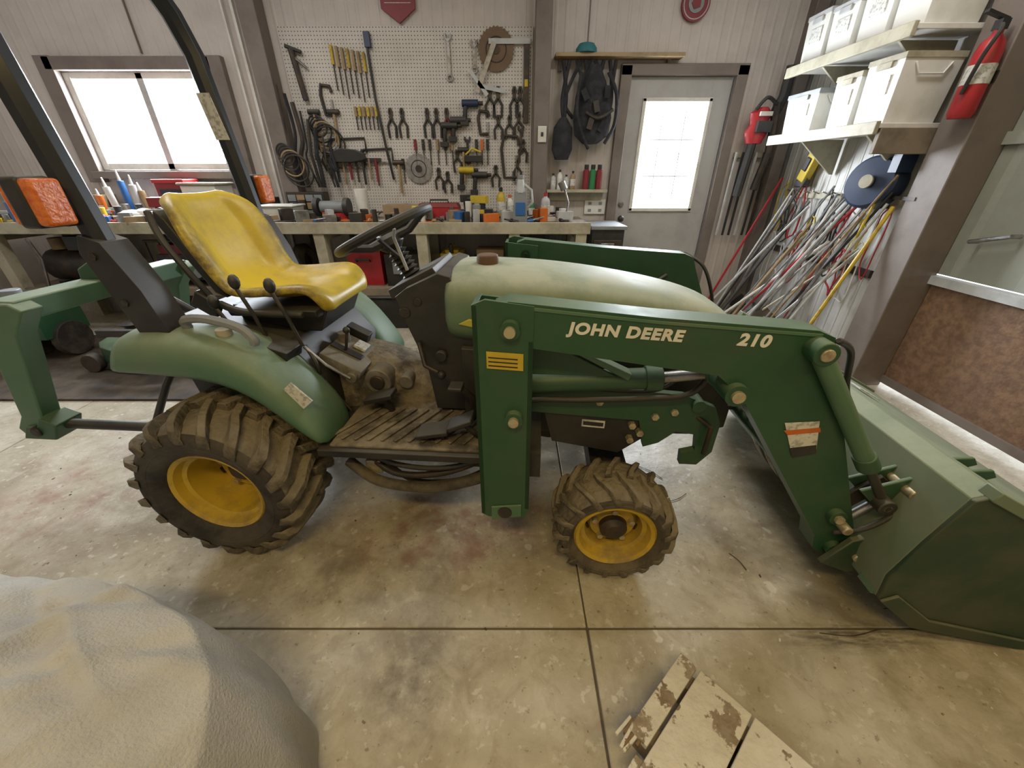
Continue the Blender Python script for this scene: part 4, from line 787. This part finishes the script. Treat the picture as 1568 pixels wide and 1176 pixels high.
# ---------------------------------------------------------------- foreground
b=B('canvas_covered_machine'); i=b.mi('cover'); n=280; rows=[]
cx,cy=-1.25,-.10
rc=random.Random(21)
creases=[]
for k in range(60):
    a=rc.uniform(0,6.28); px,py=rc.uniform(-1.9,-.5),rc.uniform(-.5,.7); creases.append((px,py,math.cos(a),math.sin(a),rc.uniform(.10,.34),rc.uniform(.010,.026),rc.uniform(-.016,.022),rc.uniform(-1.5,1.5)))
for k in range(14):
    px=-1.6+.09*k; creases.append((px,.50-.05*k,rc.uniform(.3,.6),rc.uniform(.6,.9),rc.uniform(.15,.3),rc.uniform(.012,.026),rc.uniform(.012,.028),rc.uniform(-1,1)))
def rad(t):
    dx,dy=math.cos(t),math.sin(t)
    return 1/((abs(dx)/.84)**2.6+(abs(dy)/.80)**2.6)**(1/2.6)
NR=100
for q in range(NR+1):
    v=q/NR
    row=[]
    for k in range(n):
        t=2*math.pi*k/n; r0=rad(t)
        if v<.62: f_=v/.62; rr=r0*.90*f_; z=.61-.16*f_**2.6
        else: f_=(v-.62)/.38; rr=r0*(.90+.10*math.sin(f_*math.pi/2)); z=.45-.445*f_
        x,y=cx+rr*math.cos(t),cy+rr*math.sin(t)
        n1=noise.noise(Vector((x*2.2,y*2.2,1)))
        h=0
        for (px,py,ux,uy,L_,W_,A_,cv) in creases:
            dx,dy=x-px,y-py; al=dx*ux+dy*uy
            if abs(al)<L_*2:
                ac=-dx*uy+dy*ux-cv*al*al; h+=A_*math.exp(-(ac/W_)**2-(al/L_)**2)
        fold=.035*math.sin(t*10+math.sin(t*3)*2+n1*2)*max(0,v-.45)+.014*math.sin(t*31+n1*5)*max(0,v-.5)
        rr+=fold+h*max(0,v-.5)*1.2; z+=.028*n1+h
        row.append(b.bm.verts.new((cx+rr*math.cos(t),cy+rr*math.sin(t),max(z,.004))) )
    rows.append(row)
for q in range(1,NR): b.bridge(rows[q],rows[q+1],i)
ct=b.bm.verts.new((cx,cy,.61))
for k in range(n): b.face([ct,rows[1][k],rows[1][(k+1)%n]],i)
for v in rows[0]: b.bm.verts.remove(v)
ob=b.done(sub=1)
b=B('wooden_pallet'); e1=Vector((.659,-.752,0)); e2=Vector((-.829,-.56,0)); rz=math.atan2(e1.y,e1.x); c0=Vector((.50,.59,0))
pos=0
for k,(wd,ln) in enumerate(((.05,.26),(.135,.31),(.135,.40),(.14,.5),(.14,.5),(.14,.5))):
    c=c0+e1*(pos+wd/2)+e2*(ln/2)+Vector((0,0,.109)); b.box(c,(wd,ln,.02),'chip',(0,0,rz))
    for j in range(6):
        o_=c0+e1*(pos+wd*(j+.5)/6)+e2*(ln-.01+random.uniform(0,.025))+Vector((0,0,.107)); b.box(o_,(wd/6,random.uniform(.04,.08),.014),'bark' if j%2 else 'chip',(0,0,rz+random.uniform(-.12,.12)))
    pos+=wd+.012
for o_ in(.04,.22): 
    c=c0+e1*(pos/2)+e2*o_+Vector((0,0,.05)); b.box(c,(pos-.02,.04,.098),'shelfwood',(0,0,rz))
b.done(bevel=.002)
b=B('floor_debris')
for k in range(160):
    x=random.uniform(-2.4,2.3); y=random.uniform(.3,2.6); s_=random.uniform(.0015,.004); b.box((x,y,s_*.3),(s_*2*random.uniform(.6,1.6),s_*1.4,s_*.6),random.choice(['iron','mud','shelfwood','white','tan']),(0,0,random.uniform(0,3)))
for x,y,t,l in((1.02,.72,-.1,.2),(.9,.95,1.8,.08),(.5,1.4,.6,.15),(.75,1.45,2.2,.14),(.25,1.3,1.2,.1),(.72,1.3,.3,.12),(1.3,.80,.2,.15)):
    b.hose([(x,y,.003),(x+l*.5*math.cos(t),y+l*.5*math.sin(t),.004),(x+l*math.cos(t+.15),y+l*math.sin(t+.15),.003)],.0014,'iron',5)
b.done()

# ---------------------------------------------------------------- lights
def area(name,loc,rot,sx,sy,power,col):
    l=bpy.data.lights.new(name,'AREA'); l.shape='RECTANGLE'; l.size=sx; l.size_y=sy; l.energy=power; l.color=col
    o=bpy.data.objects.new(name,l); scene.collection.objects.link(o); o.location=loc; o.rotation_euler=rot; return o
area('window_daylight',(-3.17,4.26,1.72),(R(-90),0,0),1.3,.8,215,(.87,.93,1))
area('door_daylight',(1.43,4.26,1.46),(R(-90),0,0),.6,.92,110,(.87,.93,1))
def fixture(x,y,p,col):
    b=B('ceiling_light_fixture'); b.box((x,y,ZC-.03),(1.3,.3,.05),'white'); b.done()
    area('tube_light',(x,y,ZC-.07),(0,0,0),1.2,.25,p,col)
fixture(-.3,-.9,37,(1,.71,.27)); fixture(-1.6,2.3,27,(1,.94,.88)); fixture(1.3,2.2,25,(1,.94,.88)); fixture(1.9,-.4,16,(1,.72,.30))
W=bpy.data.worlds.new('world'); scene.world=W; W.use_nodes=True
W.node_tree.nodes['Background'].inputs[0].default_value=(.92,.96,1,1); W.node_tree.nodes['Background'].inputs[1].default_value=3.0

cam=bpy.data.cameras.new('camera'); co=bpy.data.objects.new('camera',cam); scene.collection.objects.link(co)
co.location=(0,0,1.34); co.rotation_euler=(R(90-28.8),0,0); cam.sensor_width=36; cam.lens=36*589/1568; cam.clip_start=.02
scene.camera=co
